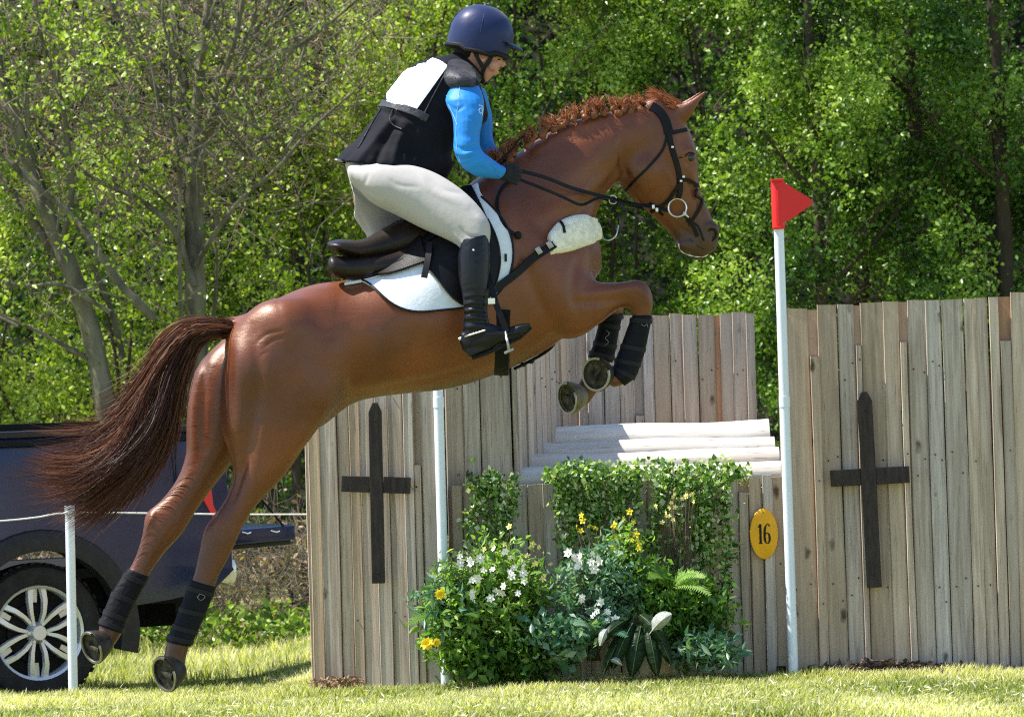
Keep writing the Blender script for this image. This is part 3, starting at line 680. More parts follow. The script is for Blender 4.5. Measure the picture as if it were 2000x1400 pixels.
me = remesh(b_, .005, 1); obj('sheepskin', me, M['fleece'], bp_, ang=None)
b_ = bmesh.new(); q = [Vector(p) for p in crom([list(P(1103, 455, yh(1103) - .235)), list(P(1100, 440, yh(1103) - .23)), list(P(1094, 432, yh(1100) - .20))], 3)]; ribbon(b_, q, [Vector((0, -1, .2))] * len(q), .012, .004); obj('loop', b_, M['leather'], bp_)
b_ = bmesh.new(); pts, nr = project(HV, [(1008, 350), (985, 362), (968, 392), (975, 430), (992, 452), (1008, 462)], .014, step=7); ribbon(b_, pts, nr, .014, .006); obj('neck_strap', b_, M['leather'], bp_)
b_ = bmesh.new(); p_, n_ = hit(HV, 1008, 462, .02); sph(b_, p_, (.016, .006, .018), 12); obj('stud', b_, M['leather'], bp_)
b_ = bmesh.new(); q = [Vector(p) for p in crom([list(P(1005, 720, yh(1005) - .02)), list(P(1045, 700, yh(1045) + .02)), list(P(1075, 680, yh(1075))), list(P(1092, 655, yh(1090)))], 5)]; tube(b_, q, [.007] * len(q), 8)
obj('belly_strap', b_, M['leather'], bp_)
b_ = bmesh.new(); sph(b_, P(1022, 712, yh(1022)), (.014, .012, .01)); sph(b_, P(1037, 706, yh(1037)), (.014, .012, .01)); obj('keeper', b_, M['leather'], bp_)
# rings hanging before the chest
b_ = bmesh.new()
def ringm(bm, c, r, nrm, tr, n=24, sq=1.0):
    nrm = Vector(nrm).normalized(); u = nrm.orthogonal().normalized(); v = nrm.cross(u)
    if abs(v.z) < abs(u.z): pass
    tube(bm, [c + (u * math.cos(t) + v * math.sin(t) * sq) * r for t in [2 * math.pi * i / n for i in range(n)]], tr, 8, closed=True)
ringm(b_, P(1197, 390, yh(1197) - .04), .018, (.3, -1, .1), .0035)
obj('ring', b_, M['steel'], bp_)
b_ = bmesh.new(); q = [Vector(p) for p in crom([list(P(1168, 462, yh(1168))), list(P(1188, 470, yh(1180) - .02)), list(P(1203, 460, yh(1190) - .03)), list(P(1208, 440, yh(1195) - .02))], 5)]; tube(b_, q, .003, 8); obj('steel_loop', b_, M['steel'], bp_)
b_ = bmesh.new(); q = [Vector(p) for p in crom([list(P(1208, 440, yh(1195) - .02)), list(P(1206, 420, yh(1195))), list(P(1192, 402, yh(1195))), list(P(1170, 402, yh(1170)))], 5)]; tube(b_, q, .0035, 8); obj('martingale_strap', b_, M['leather'], bp_)

# ------------------------------------------------------------ bridle
br = thing('bridle', 'dark leather bridle with a round steel bit ring on the horse\'s head', 'bridle', P(1320, 300, yh(1320)))
def strap(name, px, wd, off=.005, parent=br, m='leather', th=.005, relax=1):
    b = bmesh.new(); pts, nr = project(HV, px, off, yh(1300) - .1, step=4, relax=relax); ribbon(b, pts, nr, wd, th); return obj(name, b, M[m], parent)
strap('headpiece', [(1272, 208), (1288, 218), (1300, 238), (1306, 262)], .042, .007)
strap('cheekpiece', [(1305, 255), (1312, 290), (1324, 330), (1328, 365), (1325, 385)], .026, .007)
strap('browband', [(1304, 262), (1320, 258), (1340, 254)], .018, .006)
strap('throat_lash', [(1304, 250), (1296, 290), (1268, 325), (1240, 352), (1222, 372)], .012, .004)
pts, nr = wrap(HV, (1376, 368), (1262, 412), yh(1320), .005, 36, .3); b_ = bmesh.new()
strap('noseband', [(1272, 412), (1300, 396), (1318, 372), (1334, 350), (1352, 356), (1366, 366), (1373, 372)], .015, .010)
strap('flash_strap', [(1372, 374), (1373, 390), (1364, 410), (1352, 430), (1345, 440)], .013, .010)
strap('bit_strap', [(1334, 415), (1346, 430), (1355, 445), (1362, 462)], .018, .004)
strap('lip_strap', [(1340, 432), (1362, 440), (1374, 470)], .008, .004)
b_ = bmesh.new(); p_, n_ = hit(HV, 1322, 404, .016); ringm(b_, p_, .040, (.12, -1, .05), .0042, 32); obj('bit_ring', b_, M['steel'], br)
b_ = bmesh.new(); p2_, _ = hit(HV, 1336, 416, .012); sph(b_, p2_, (.010, .008, .012)); cyl(b_, p2_, hit(HV, 1344, 424, .008)[0], .006, .004); obj('bit_end', b_, M['steel'], br)
for c_ in ((1312, 288), (1332, 345), (1328, 353)):
    b_ = bmesh.new(); p_, _ = hit(HV, c_[0], c_[1], .014); box(b_, p_, (.011, .005, .010), Matrix.Rotation(R(10), 3, 'Y'), .001); obj('buckle', b_, M['steel'], br)
def free(name, px, wd, m='leather', parent=br, flat=True):
    q = [Vector(p) for p in crom([list(P(x, y, Y)) for x, y, Y in px], 6)]; b = bmesh.new()
    if flat: ribbon(b, q, [Vector((0, -1, .3))] * len(q), wd, .005)
    else: tube(b, q, wd / 2, 8)
    return obj(name, b, M[m], parent)
yb = hit(HV, 1306, 412, 0)[0].y
free('rein', [(1308, 412, yb - .015), (1275, 404, yb - .01), (1235, 398, yb), (1180, 384, .10), (1120, 368, 0), (1060, 345, -.09), (1000, 330, -.17)], .016)
free('far_rein', [(1300, 418, yb + .16), (1240, 402, yb + .15), (1180, 388, .30), (1140, 378, .33), (1060, 342, .25), (985, 320, .14)], .016)
free('rein_loop', [(1000, 345, -.17), (1060, 368, -.14), (1100, 385, -.08), (1135, 400, -.04), (1165, 388, .02), (1190, 386, .09)], .013)
free('martingale_rein', [(1285, 446, yb + .08), (1262, 430, yb + .08), (1230, 415, yb + .1), (1205, 398, yb)], .014)
b_ = bmesh.new()
for c_ in ((1276, 404), (1283, 410)): box(b_, P(c_[0], c_[1], yb - .02), (.012, .006, .018), None, .001)
obj('rein_stop', b_, M['steel'], br)
strap('curb', [(1288, 440), (1280, 430), (1262, 412)], .01, .004)

b_ = bmesh.new(); pts, nr = project(HV, [(1326, 476), (1328, 488), (1338, 495), (1352, 500), (1372, 502), (1384, 498)], .001, yh(1350), step=3); tube(b_, pts, [.0022 + .0012 * math.sin(i * 1.7) for i in range(len(pts))], 6); obj('lip_foam', b_, M['fleece'], horse)
# ------------------------------------------------------------ rider
rd = thing('person', 'rider in black vest, blue sleeves, pale breeches and navy helmet, crouched over the horse', 'person', P(800, 470, 0))
# clothes first as volumes
TV = [(668, 318, 880, 332, .175, .0), (700, 268, 882, 300, .17, .0), (740, 212, 905, 265, .165, .0), (768, 162, 950, 238, .17, .01), (805, 128, 950, 205, .18, .015), (850, 112, 940, 172, .15, .02), (885, 106, 935, 148, .075, .03)]
HEM = [(655, 314, 872, 350, .20, .0), (672, 292, 886, 322, .19, .0)] + TV[1:]
LEGN = [(686, 322, 702, 372, .09, -.11), (738, 314, 728, 398, .112, -.14), (795, 320, 776, 422, .108, -.17), (848, 336, 822, 446, .098, -.20), (897, 366, 862, 464, .086, -.24), (935, 402, 893, 480, .072, -.275), (958, 440, 903, 495, .062, -.295), (956, 478, 900, 505, .058, -.30)]
LEGF = [(672, 318, 700, 410, .10, .10), (700, 345, 690, 420, .11, .12), (765, 380, 712, 455, .10, .15), (800, 420, 745, 500, .09, .20), (860, 440, 830, 520, .075, .24)]
BOOTN = [(954, 458, 902, 468, .058, -.308), (957, 500, 894, 505, .062, -.32), (956, 540, 896, 545, .060, -.33), (955, 575, 903, 580, .050, -.34), (952, 605, 906, 610, .042, -.345), (955, 628, 904, 640, .040, -.35), (958, 640, 905, 665, .038, -.35)]
FOOTN = [(905, 645, 922, 694, .033, -.35), (935, 628, 950, 688, .036, -.352), (960, 632, 972, 675, .040, -.355), (985, 640, 994, 668, .042, -.36), (1010, 634, 1017, 658, .036, -.368), (1032, 630, 1035, 642, .018, -.372)]
def shrink(st, f):
    o = []
    for s in st:
        s = np.array(s, float); c = (s[:2] + s[2:4]) / 2; s[:2] = c + (s[:2] - c) * f; s[2:4] = c + (s[2:4] - c) * f; s[4] *= f; o.append(s)
    return o
bm = bmesh.new()
loft(bm, shrink(TV[1:], .80), 20, 3)
loft(bm, shrink(LEGN[:-1], .68), 16, 3); loft(bm, shrink(LEGF, .5), 16, 3)
loft(bm, shrink(BOOTN[1:], .66), 12, 3); loft(bm, shrink(FOOTN, .8), 12, 3)
ARM = [(876, 176, 936, 170, .060, -.155), (870, 198, 945, 194, .064, -.195), (884, 232, 944, 228, .058, -.225), (886, 262, 938, 262, .052, -.24), (886, 292, 938, 286, .05, -.25), (900, 324, 945, 298, .046, -.25), (925, 342, 958, 308, .04, -.235), (950, 348, 974, 320, .033, -.215), (972, 350, 985, 326, .027, -.20)]
loft(bm, shrink(ARM, .85), 14, 3)
ARMF = [(900, 170, 950, 180, .06, .17), (925, 235, 962, 230, .05, .2), (925, 275, 962, 262, .045, .2), (945, 310, 968, 285, .035, .18), (968, 322, 982, 302, .027, .15)]
loft(bm, shrink(ARMF, .85), 12, 3)
# head: skull, jaw, face
hc = P(940, 86, .03)
fr = Matrix.Rotation(R(15), 3, 'Y')
sph(bm, P(934, 78, .03), (.098, .075, .10), 20, fr)
loft(bm, [(905, 100, 975, 92, .066, .02), (912, 118, 982, 112, .064, .02), (922, 130, 979, 124, .060, .02), (932, 140, 973, 136, .054, .02), (938, 151, 963, 148, .042, .02), (942, 158, 954, 157, .028, .02)], 18, 4)
loft(bm, [(895, 128, 940, 150, .055, .03), (900, 100, 945, 125, .055, .03)], 14, 3)
sph(bm, P(982, 126, .025), (.012, .012, .017), 12, Matrix.Rotation(R(25), 3, 'Y'))
sph(bm, P(970, 142, .02), (.012, .022, .008), 12); sph(bm, P(966, 146, .02), (.011, .02, .007), 12)
sph(bm, P(962, 128, -.025), (.028, .024, .026), 12)
hbm = remesh(bm, .0045, 3)
body = obj('body', hbm, M['skin'], rd, ang=None); FV = bvh_of(hbm) if False else None
# ear
b_ = bmesh.new(); ec = P(943, 108, -.048)
ringm(b_, ec, .020, (.25, -1, .15), .0065, 16, 1.0); sph(b_, ec + Vector((0, .004, 0)), (.016, .006, .018), 10); sph(b_, ec + Vector((-.002, -.002, -.022)), (.009, .006, .009), 8)
bmesh.ops.scale(b_, vec=(.8, 1, 1.1), verts=b_.verts, space=Matrix.Translation(-ec)); obj('ear', remesh(b_, .0025, 1), M['skin'], body, ang=None)
b_ = bmesh.new(); sph(b_, P(975, 117, -.024), (.007, .005, .003), 8); obj('eye', b_, M['hair'], body)
b_ = bmesh.new(); tube(b_, [P(966, 111, -.034), P(974, 109, -.03), P(981, 111, -.012)], [.002, .0035, .002], 6); obj('eyebrow', b_, M['hair'], body)
b_ = bmesh.new(); loft(b_, [(882, 88, 958, 92, .072, .03), (886, 102, 942, 100, .066, .03), (896, 114, 936, 104, .058, .03), (906, 128, 932, 120, .045, .03)], 16, 3); obj('hair', remesh(b_, .005, 2), M['hair'], rd, ang=None)
# helmet
hm = bmesh.new(); hc = P(938, 72, .03)
rot = Matrix.Rotation(R(12), 3, 'Y')
rings = []
for i in range(11):
    t = i / 10; ph = t * math.pi / 2 * 1.0
    rr = math.sin(ph) ** .9; z = math.cos(ph)
    rings.append([hc + rot @ Vector((.140 * rr * math.cos(a) * (1 + .03 * math.cos(a)), .113 * rr * math.sin(a), .132 * z * (1 if True else 1) + .006)) for a in [2 * math.pi * k / 32 for k in range(32)]])
for dz, f in ((-.03, 1.0), (-.05, .985)):
    rings.append([hc + rot @ Vector((.140 * f * math.cos(a), .113 * f * math.sin(a), dz - (.014 if abs(math.cos(a)) < .4 else 0) - .012 * max(0, math.cos(a)))) for a in [2 * math.pi * k / 32 for k in range(32)]])
rings[0] = [hc + rot @ Vector((.004 * math.cos(a), .004 * math.sin(a), .1385)) for a in [2 * math.pi * k / 32 for k in range(32)]]
V = skin_rings(hm, rings, False); hm.faces.new(V[0])
inn = [hm.verts.new(v.co + (hc - v.co) * .12) for v in V[-1]]
for i in range(32): hm.faces.new((V[-1][i], V[-1][(i + 1) % 32], inn[(i + 1) % 32], inn[i]))
hm.faces.new(inn[::-1]); bmesh.ops.recalc_face_normals(hm, faces=hm.faces)
hel = obj('helmet', hm, M['silk'], rd, ang=60)
b_ = bmesh.new(); ri = [v for v in rings[-1]]; ri2 = [p + rot @ Vector((0, 0, -.008)) for p in ri]
tube(b_, ri2 , .011, 8, closed=True); obj('rim', b_, M['black'], hel)
b_ = bmesh.new()
pr = [[hc + rot @ Vector((.138 * math.cos(a) + e, .113 * math.sin(a) * (1 - e * 3), -.006 - e * .25 + dz)) for a in [R(-48 + 96 * k / 12) for k in range(13)]] for e, dz in ((0, 0), (.026, .004), (.055, -.002))]
grid = [[b_.verts.new(p) for p in r] for r in pr]; g2 = [[b_.verts.new(p + Vector((0, 0, -.006))) for p in r] for r in pr]
for G_ in (grid, g2):
    for i in range(2):
        for j in range(12): b_.faces.new((G_[i][j], G_[i][j + 1], G_[i + 1][j + 1], G_[i + 1][j]))
for j in range(12): b_.faces.new((grid[2][j], grid[2][j + 1], g2[2][j + 1], g2[2][j]))
bmesh.ops.recalc_face_normals(b_, faces=b_.faces); obj('peak', b_, M['silk'], hel)
b_ = bmesh.new(); ang_ = [R(a) for a in range(-88, 89, 8)]
for yy in (0,):
    tube(b_, [hc + rot @ Vector((.1405 * math.sin(a), 0, .1325 * math.cos(a) + .006)) for a in ang_], .0018, 6)
    tube(b_, [hc + rot @ Vector((0, .1135 * math.sin(a), .1325 * math.cos(a) + .006)) for a in ang_], .0018, 6)
obj('silk_seam', b_, M['silk'], hel)
b_ = bmesh.new(); sph(b_, hc + rot @ Vector((0, 0, .139)), (.012, .012, .006), 12); obj('button', b_, M['silk'], hel)
b_ = bmesh.new()
for pts in ([(968, 96, -.05), (956, 118, -.052), (945, 135, -.048), (940, 152, -.03)], [(925, 96, -.062), (934, 116, -.06), (944, 134, -.05)], [(940, 150, -.032), (944, 160, 0), (942, 158, .04)]):
    q = [Vector(p) for p in crom([list(P(*p)) for p in pts], 5)]; ribbon(b_, q, [Vector((0, -1, 0))] * len(q), .018, .004)
obj('chin_strap', b_, M['black'], hel)
# vest
b_ = bmesh.new(); loft(b_, [(a, b, c, d, w_ + .012, Y) for a, b, c, d, w_, Y in HEM], 26, 4, False)
sph(b_, P(904, 161, -.15), (.074, .078, .042), 16, Matrix.Rotation(R(12), 3, 'Y')); sph(b_, P(900, 165, .15), (.085, .08, .055), 16)
loft(b_, [(866, 118, 945, 160, .13, .01), (882, 104, 940, 146, .08, .02), (893, 98, 938, 138, .072, .03)], 20, 3, False)
vm = remesh(b_, .006, 3)
for v in vm.vertices:                     # cloth folds towards the hem
    c = v.co; k = sstep((P(760, 230, 0).z - c.z) / .25)
    q = Vector((c.x * 7 + c.z * 5, c.y * 5, c.z * 2)); v.co += Vector((-.3, -1, 0)) * (.010 * k * noise.noise(q)) + Vector((0, -.004 * noise.noise(c * 16), 0))
relax_mesh(vm, lambda x, y, c: .5, 6)
sculpt(vm, [([(760, 235), (728, 280), (695, 322)], .012, 8), ([(775, 238), (745, 290), (728, 335)], -.012, 7), ([(792, 242), (775, 290), (765, 338)], .011, 8), ([(812, 246), (803, 295), (800, 335)], -.009, 7),
 ([(840, 250), (842, 300), (838, 335)], .008, 9), ([(862, 240), (866, 290), (862, 330)], -.007, 7), ([(742, 228), (712, 268), (676, 312)], -.008, 5), ([(745, 218), (790, 230), (840, 246)], -.010, 6), ([(850, 215), (868, 222), (884, 214)], -.006, 5), ([(840, 190), (862, 205), (880, 200)], .005, 6), ([(770, 250), (800, 262)], -.006, 4), ([(700, 300), (760, 318), (830, 318)], .004, 9)])
VV = bvh_of(vm); vest = obj('vest', vm, M['vest'], rd, ang=None)
bmp, edge, G_ = patch(VV, [(808, 119), (832, 114), (858, 120), (874, 131)], [(748, 196), (768, 203), (790, 210), (813, 216)], .0065, .004, 16, 14, 0, -1, 1)
bib = obj('back_panel', bmp, M['bib'], vest, ang=60)
b_ = bmesh.new(); pts, nr = project(VV, [(740, 200), (775, 208), (812, 220), (835, 232)], .006, step=5); ribbon(b_, pts, nr, .034, .004); obj('waist_band', b_, M['vestgrey'], vest)
bmp, _, _ = patch(VV, [(876, 122), (895, 118), (920, 130), (936, 150)], [(866, 150), (880, 172), (912, 176), (944, 168)], .008, .006, 14, 8, 0, -1, 1); obj('shoulder_flap', bmp, M['vestgrey'], vest, ang=60)
for px in ([(745, 212), (725, 245), (700, 290)], [(768, 215), (760, 240), (785, 252)], [(875, 135), (850, 180), (822, 235)]):
    b_ = bmesh.new(); pts, nr = project(VV, px, .003, step=5); tube(b_, pts, .0032, 6); obj('seam', b_, M['vestgrey'], vest)
b_ = bmesh.new(); pts, nr = project(VV, [(660, 316), (690, 328), (735, 342), (790, 340), (850, 340), (878, 328)], .002, step=6); tube(b_, pts, .005, 6); obj('hem', b_, M['vest'], vest)
b_ = bmesh.new(); sph(b_, P(662, 314, -.09), (.022, .012, .007), 10, Matrix.Rotation(R(15), 3, 'Y')); obj('pull_tab', b_, M['steeldull'], vest)
# sleeves
b_ = bmesh.new(); loft(b_, ARM, 20, 4); loft(b_, ARMF, 14, 4)
loft(b_, [(885, 176, 940, 178, .05, -.14), (885, 176, 940, 178, .05, 0), (890, 176, 945, 180, .05, .15)], 14, 3)
sm_ = remesh(b_, .0045, 2)
for v in sm_.vertices:
    c = v.co; v.co += Vector((-.4, -1, 0)) * (.0035 * noise.noise(Vector((c.x * 14, c.y * 6, c.z * 34))))
sculpt(sm_, [([(876, 205), (892, 214), (905, 208)], -.005, 4), ([(884, 282), (905, 292), (930, 286)], -.006, 4), ([(886, 296), (908, 302), (934, 292)], .004, 4), ([(888, 308), (910, 312), (936, 300)], -.006, 4), ([(900, 322), (920, 318), (940, 305)], -.004, 3.5), ([(935, 325), (948, 335)], -.003, 4), ([(955, 318), (966, 338)], -.004, 3.5), ([(966, 322), (974, 344)], .003, 3.5), ([(915, 230), (938, 238)], -.003, 4)])
SV = bvh_of(sm_); sl_ = obj('shirt', sm_, M['blue'], rd, ang=None)
for px in ([(898, 168), (895, 200), (891, 240), (892, 290), (900, 318)], [(872, 188), (885, 182), (899, 178)], [(876, 205), (888, 230), (893, 245)]):
    b_ = bmesh.new(); pts, nr = project(SV, px, .0005, step=4); tube(b_, pts, .0016, 5); obj('shirt_seam', b_, M['seam'], sl_)
b_ = bmesh.new(); pts, nr = project(SV, [(936, 206), (942, 208), (943, 216), (938, 222), (935, 214), (941, 212), (942, 226)], .001, step=3, relax=0); tube(b_, pts, .0016, 5); obj('sleeve_emblem', b_, M['bib'], sl_)
# breeches
b_ = bmesh.new(); loft(b_, LEGN, 22, 4); loft(b_, LEGF, 22, 4)
loft(b_, [(672, 322, 820, 345, .15, .0), (690, 345, 800, 380, .13, .0)], 20, 3)
bq = remesh(b_, .006, 4); relax_mesh(bq, lambda x, y, c: .8, 14)
sculpt(bq, [([(686, 340), (692, 362), (708, 382), (738, 402)], -.008, 6), ([(700, 350), (715, 372), (745, 385)], -.003, 5), ([(850, 365), (880, 388), (920, 402)], .004, 10), ([(842, 350), (870, 372), (905, 378)], -.0035, 5), ([(900, 445), (915, 462), (940, 462)], -.005, 4), ([(888, 458), (905, 474), (928, 478)], .004, 4), ([(930, 420), (948, 440)], .004, 6), ([(760, 350), (780, 362), (815, 366)], -.003, 4), ([(822, 345), (840, 372), (880, 392)], .003, 6), ([(720, 340), (712, 360)], -.003, 4), ([(696, 410), (712, 440), (722, 465)], -.006, 6)])
bq.update(); BV = bvh_of(bq); bre = obj('breeches', bq, M['breeches'], rd, ang=None)
b_ = bmesh.new(); pts, nr = project(BV, [(960, 445), (957, 480)], .002, step=5); tube(b_, pts, .002, 5); obj('breeches_seam', b_, M['breeches'], bre)
# boots
def tall_boot(st, ft, dz=0):
    b = bmesh.new(); loft(b, st, 20, 4, False); loft(b, ft, 18, 4)
    box(b, P(930, 684, st[-1][5]), (.075, .062, .03), Matrix.Rotation(R(-22), 3, 'Y'))
    me = remesh(b, .005, 2)
    for v in me.vertices:
        c = v.co; k = math.exp(-((c.z - P(930, 610, -.35).z) / .07) ** 2); v.co += Vector((0, -1, 0)) * (.005 * k * math.sin(c.z * 190 + 3 * noise.noise(c * 8)))
    return me
me = tall_boot(BOOTN, FOOTN); TB = bvh_of(me); bt = obj('tall_boot', me, M['boot'], rd, ang=None)
def sh_y(st, d): return [(a, b, c, e, w_, Y + d) for a, b, c, e, w_, Y in st]
me = tall_boot(sh_y(BOOTN, .66), sh_y(FOOTN, .66)); obj('tall_boot', me, M['boot'], rd, ang=None)
b_ = bmesh.new(); cyl(b_, P(948, 645, -.395), P(916, 655, -.385), .0045, .004); cyl(b_, P(903, 660, -.36), P(890 + 6, 663, -.36), .008); tube(b_, [P(916, 655, -.385), P(908, 658, -.375), P(903, 660, -.355), P(908, 658, -.32)], .004, 6); obj('spur', b_, M['steel'], bt)
b_ = bmesh.new(); pts, nr = wrap(TB, (950, 612), (903, 622), -.345, .001, 24, .15); ribbon(b_, pts, nr, .012, .003, True)
pts, nr = wrap(TB, (960, 642), (912, 672), -.352, .001, 24, .15); ribbon(b_, pts, nr, .014, .003, True); obj('spur_strap', b_, M['black'], bt)
b_ = bmesh.new(); p_, _ = hit(TB, 925, 489, .002); sph(b_, p_, (.005, .003, .005), 8); obj('boot_stud', b_, M['steel'], bt)
b_ = bmesh.new(); tube(b_, [P(x, y, Y) for x, y, Y in ((922, 699, -.355), (950, 690, -.36), (985, 674, -.37), (1015, 660, -.375), (1038, 640, -.375))], [.010, .009, .008, .008, .006], 8); obj('boot_sole', b_, M['black'], bt)
# gloved hands closed round the reins
def glove(c, s=1.0, mirror=1):
    b = bmesh.new(); c = Vector(c)
    fw = Vector((.93, .12 * mirror, -.35)).normalized(); up = Vector((.33, 0, .94)).normalized(); sd_ = fw.cross(up)
    sph(b, c - fw * .01, (.038 * s, .017 * s, .036 * s), 14, Matrix.Rotation(R(20), 3, 'Y'))
    tube(b, [c - fw * .075, c - fw * .03], [.025 * s, .026 * s], 12)
    for k in range(4):
        o = c + fw * (.026) + up * (.027 - .018 * k) + Vector((0, -.010 * mirror, 0))
        L = (.85, 1, .95, .75)[k]
        a1 = o; a2 = o + (fw * .024 + Vector((0, .012 * mirror, 0))) * L; a3 = a2 + (Vector((0, .026 * mirror, 0)) - fw * .006) * L; a4 = a3 - fw * .022 * L + Vector((0, .002, 0))
        tube(b, [Vector(q) for q in crom([list(x) for x in (c + up * (.02 - .014 * k), a1, a2, a3, a4)], 4)], .0088 * s, 8); sph(b, a4, .0085 * s, 8)
    tp = [c - fw * .02 + up * .028, c + fw * .008 + up * .042, c + fw * .034 + up * .040 + Vector((0, .012 * mirror, 0))]
    tube(b, [Vector(q) for q in crom([list(x) for x in tp], 4)], .0095 * s, 8); sph(b, tp[-1], .0092 * s, 8)
    return remesh(b, .0032, 1)
gl = obj('glove', glove(P(993, 340, -.175), 1.0), M['glove'], rd, ang=None)
obj('glove', glove(P(985, 316, .14), 1.0, -1), M['glove'], rd, ang=None)
b_ = bmesh.new(); tube(b_, [P(972, 318, -.02), P(1000, 292, 0), P(1016, 270, .01), P(1025, 266, .01)], [.007, .005, .004, .007], 8); wp = obj('riding_crop', b_, M['leather'])
tag(wp, 'thin dark riding crop held in the rider\'s gloved fist', 'riding crop')
# ------------------------------------------------------------ ground
def grid_mesh(name, xs, ys, fz):
    V = [(x, y, fz(x, y)) for y in ys for x in xs]; nx = len(xs)
    F = [(j * nx + i, j * nx + i + 1, (j + 1) * nx + i + 1, (j + 1) * nx + i) for j in range(len(ys) - 1) for i in range(nx - 1)]
    me = bpy.data.meshes.new(name); me.from_pydata(V, [], F); return me
xs = [-300, -80, -30, -15] + [(-8 + .25 * i) for i in range(65)] + [15, 30, 80, 300]
ys = [-300, -80, -30, -10] + [(-6 + .25 * i) for i in range(112)] + [30, 60, 300]
def soil_mat():
    m = bpy.data.materials.new('turf'); m.use_nodes = True; t = m.node_tree; b = t.nodes['Principled BSDF']; N = t.nodes.new; L = t.links.new
    g = N('ShaderNodeNewGeometry'); n = N('ShaderNodeTexNoise'); n.inputs['Scale'].default_value = 14; n.inputs['Detail'].default_value = 8; L(g.outputs['Position'], n.inputs['Vector'])
    r = N('ShaderNodeValToRGB'); e = r.color_ramp.elements; e[0].position = .3; e[0].color = (.12, .15, .03, 1); e[1].position = .7; e[1].color = (.30, .30, .10, 1); L(n.outputs[0], r.inputs[0]); L(r.outputs[0], b.inputs['Base Color'])
    bp = N('ShaderNodeBump'); bp.inputs['Strength'].default_value = .8; bp.inputs['Distance'].default_value = .03; L(n.outputs[0], bp.inputs['Height']); L(bp.outputs[0], b.inputs['Normal']); b.inputs['Roughness'].default_value = .95
    return m
gr = obj('ground', grid_mesh('ground', xs, ys, gz), soil_mat(), ang=None); tag(gr, kind='structure')
def bank_z(x, y): return -.3 + 9 * sstep((y - 20.0) / 15) + .35 * noise.noise(Vector((x * .4, y * .4, 0)))
bank = obj('hillside', grid_mesh('hillside', [-60, -30] + [-16 + .6 * i for i in range(54)] + [30, 60], [19.6 + .6 * i for i in range(40)] + [70, 200], bank_z), mat('leaf_litter', (.012, .010, .006), .95, var=.6, vscale=5, bump=.8, bscale=9), ang=None); tag(bank, kind='structure')
M['wood'] = wood_mat('weathered_board', (.30, .235, .180), (.62, .515, .415), (.42, .31, .215))
M['woodfresh'] = wood_mat('fresh_cut_board', (.36, .20, .12), (.52, .32, .20), (.45, .27, .17))
M['log'] = wood_mat('stripped_log', (.50, .46, .40), (.74, .71, .65), (.56, .50, .42), (1.6, 26, 26), (3.2, 7, 7))
M['nail'] = mat('rusty_nail', (.03, .022, .018), .6)
M['stain'] = mat('dark_stained_wood', (.040, .030, .026), .7, var=.35, vscale=10, bump=.4, bscale=40, stretch=(6, 6, 1))

# grass blades
def blades(name, regions, mt, label=None):
    Vs = []; rn = []
    for (y0, y1, n, hmin, hmax, fx) in regions:
        y = y0 + (y1 - y0) * rng.random(n); half = (y + 20) * (1000 / FPX) * 1.25 + .5
        x = (rng.random(n) * 2 - 1) * half
        if fx is not None: k = fx(x, y); x = x[k]; y = y[k]
        n = len(x); z = np.array([gz(a, b) for a, b in zip(x, y)])
        tuft = np.array([noise.noise(Vector((a * 3.1, b * 3.1, 0))) for a, b in zip(x, y)]); dry = np.array([noise.noise(Vector((a * 1.3 + 9, b * .8, 5))) for a, b in zip(x, y)])
        h = (hmin + (hmax - hmin) * rng.random(n)) * (1 + .85 * tuft); a = rng.random(n) * 6.283; lean = h * (.25 + .7 * rng.random(n)); wd = .0016 + .0022 * rng.random(n)
        dx, dy = np.cos(a), np.sin(a); sx, sy_ = -dy, dx; b0 = np.stack([x, y, z - .005], 1); s = np.stack([sx * wd, sy_ * wd, 0 * wd], 1)
        m = b0 + np.stack([dx * lean * .35, dy * lean * .35, h * .62], 1); t = b0 + np.stack([dx * lean, dy * lean, h], 1)
        Vs.append(np.stack([b0 - s, b0 + s, m + s * .8, m - s * .8, t], 1).reshape(-1, 3))
        rn.append(np.clip(.52 + .75 * dry + .27 * rng.normal(size=n), 0, 1))
    return np_mesh(name, np.concatenate(Vs), 5, [(0, 1, 2, 3), (3, 2, 4)], np.concatenate(rn))
M['grass'] = leaf_mat('grass_blades', [(.11, .15, .030), (.23, .27, .07), (.40, .40, .16), (.55, .51, .29), (.76, .70, .50)], .45, .5)
front = lambda x, y: (y < 2.35) | (x < -1.0)
ga = obj('grass', blades('grass', [(-3.8, -1.0, 105000, .018, .036, None), (-1.0, .8, 60000, .020, .042, None), (.8, 2.9, 105000, .022, .046, front), (2.9, 6, 60000, .025, .05, lambda x, y: x < -.7), (6, 10, 50000, .04, .09, lambda x, y: x < -.6), (2.15, 2.38, 6000, .02, .055, lambda x, y: x > -1.05)], M['grass']), M['grass'], ang=None)
tag(ga, kind='stuff')

n = 9000; yy_ = -3.2 + 11 * rng.random(n) ** 1.6; xx_ = (rng.random(n) * 2 - 1) * ((yy_ + 20) / 9 * 1.1); k = front(xx_, yy_); xx_, yy_ = xx_[k], yy_[k]
zz_ = np.array([gz(a, b) for a, b in zip(xx_, yy_)]) + .012 + .02 * rng.random(len(xx_)); st_ = np.stack([xx_, yy_, zz_], 1)
M['straw'] = leaf_mat('straw', [(.45, .36, .20), (.66, .58, .38), (.80, .78, .62)], .2, .7)
o = obj('dry_clippings', leaves('straw', st_, .032, rng.random(len(st_)), .14, .1, 1.6), M['straw'], ang=None); tag(o, kind='stuff')
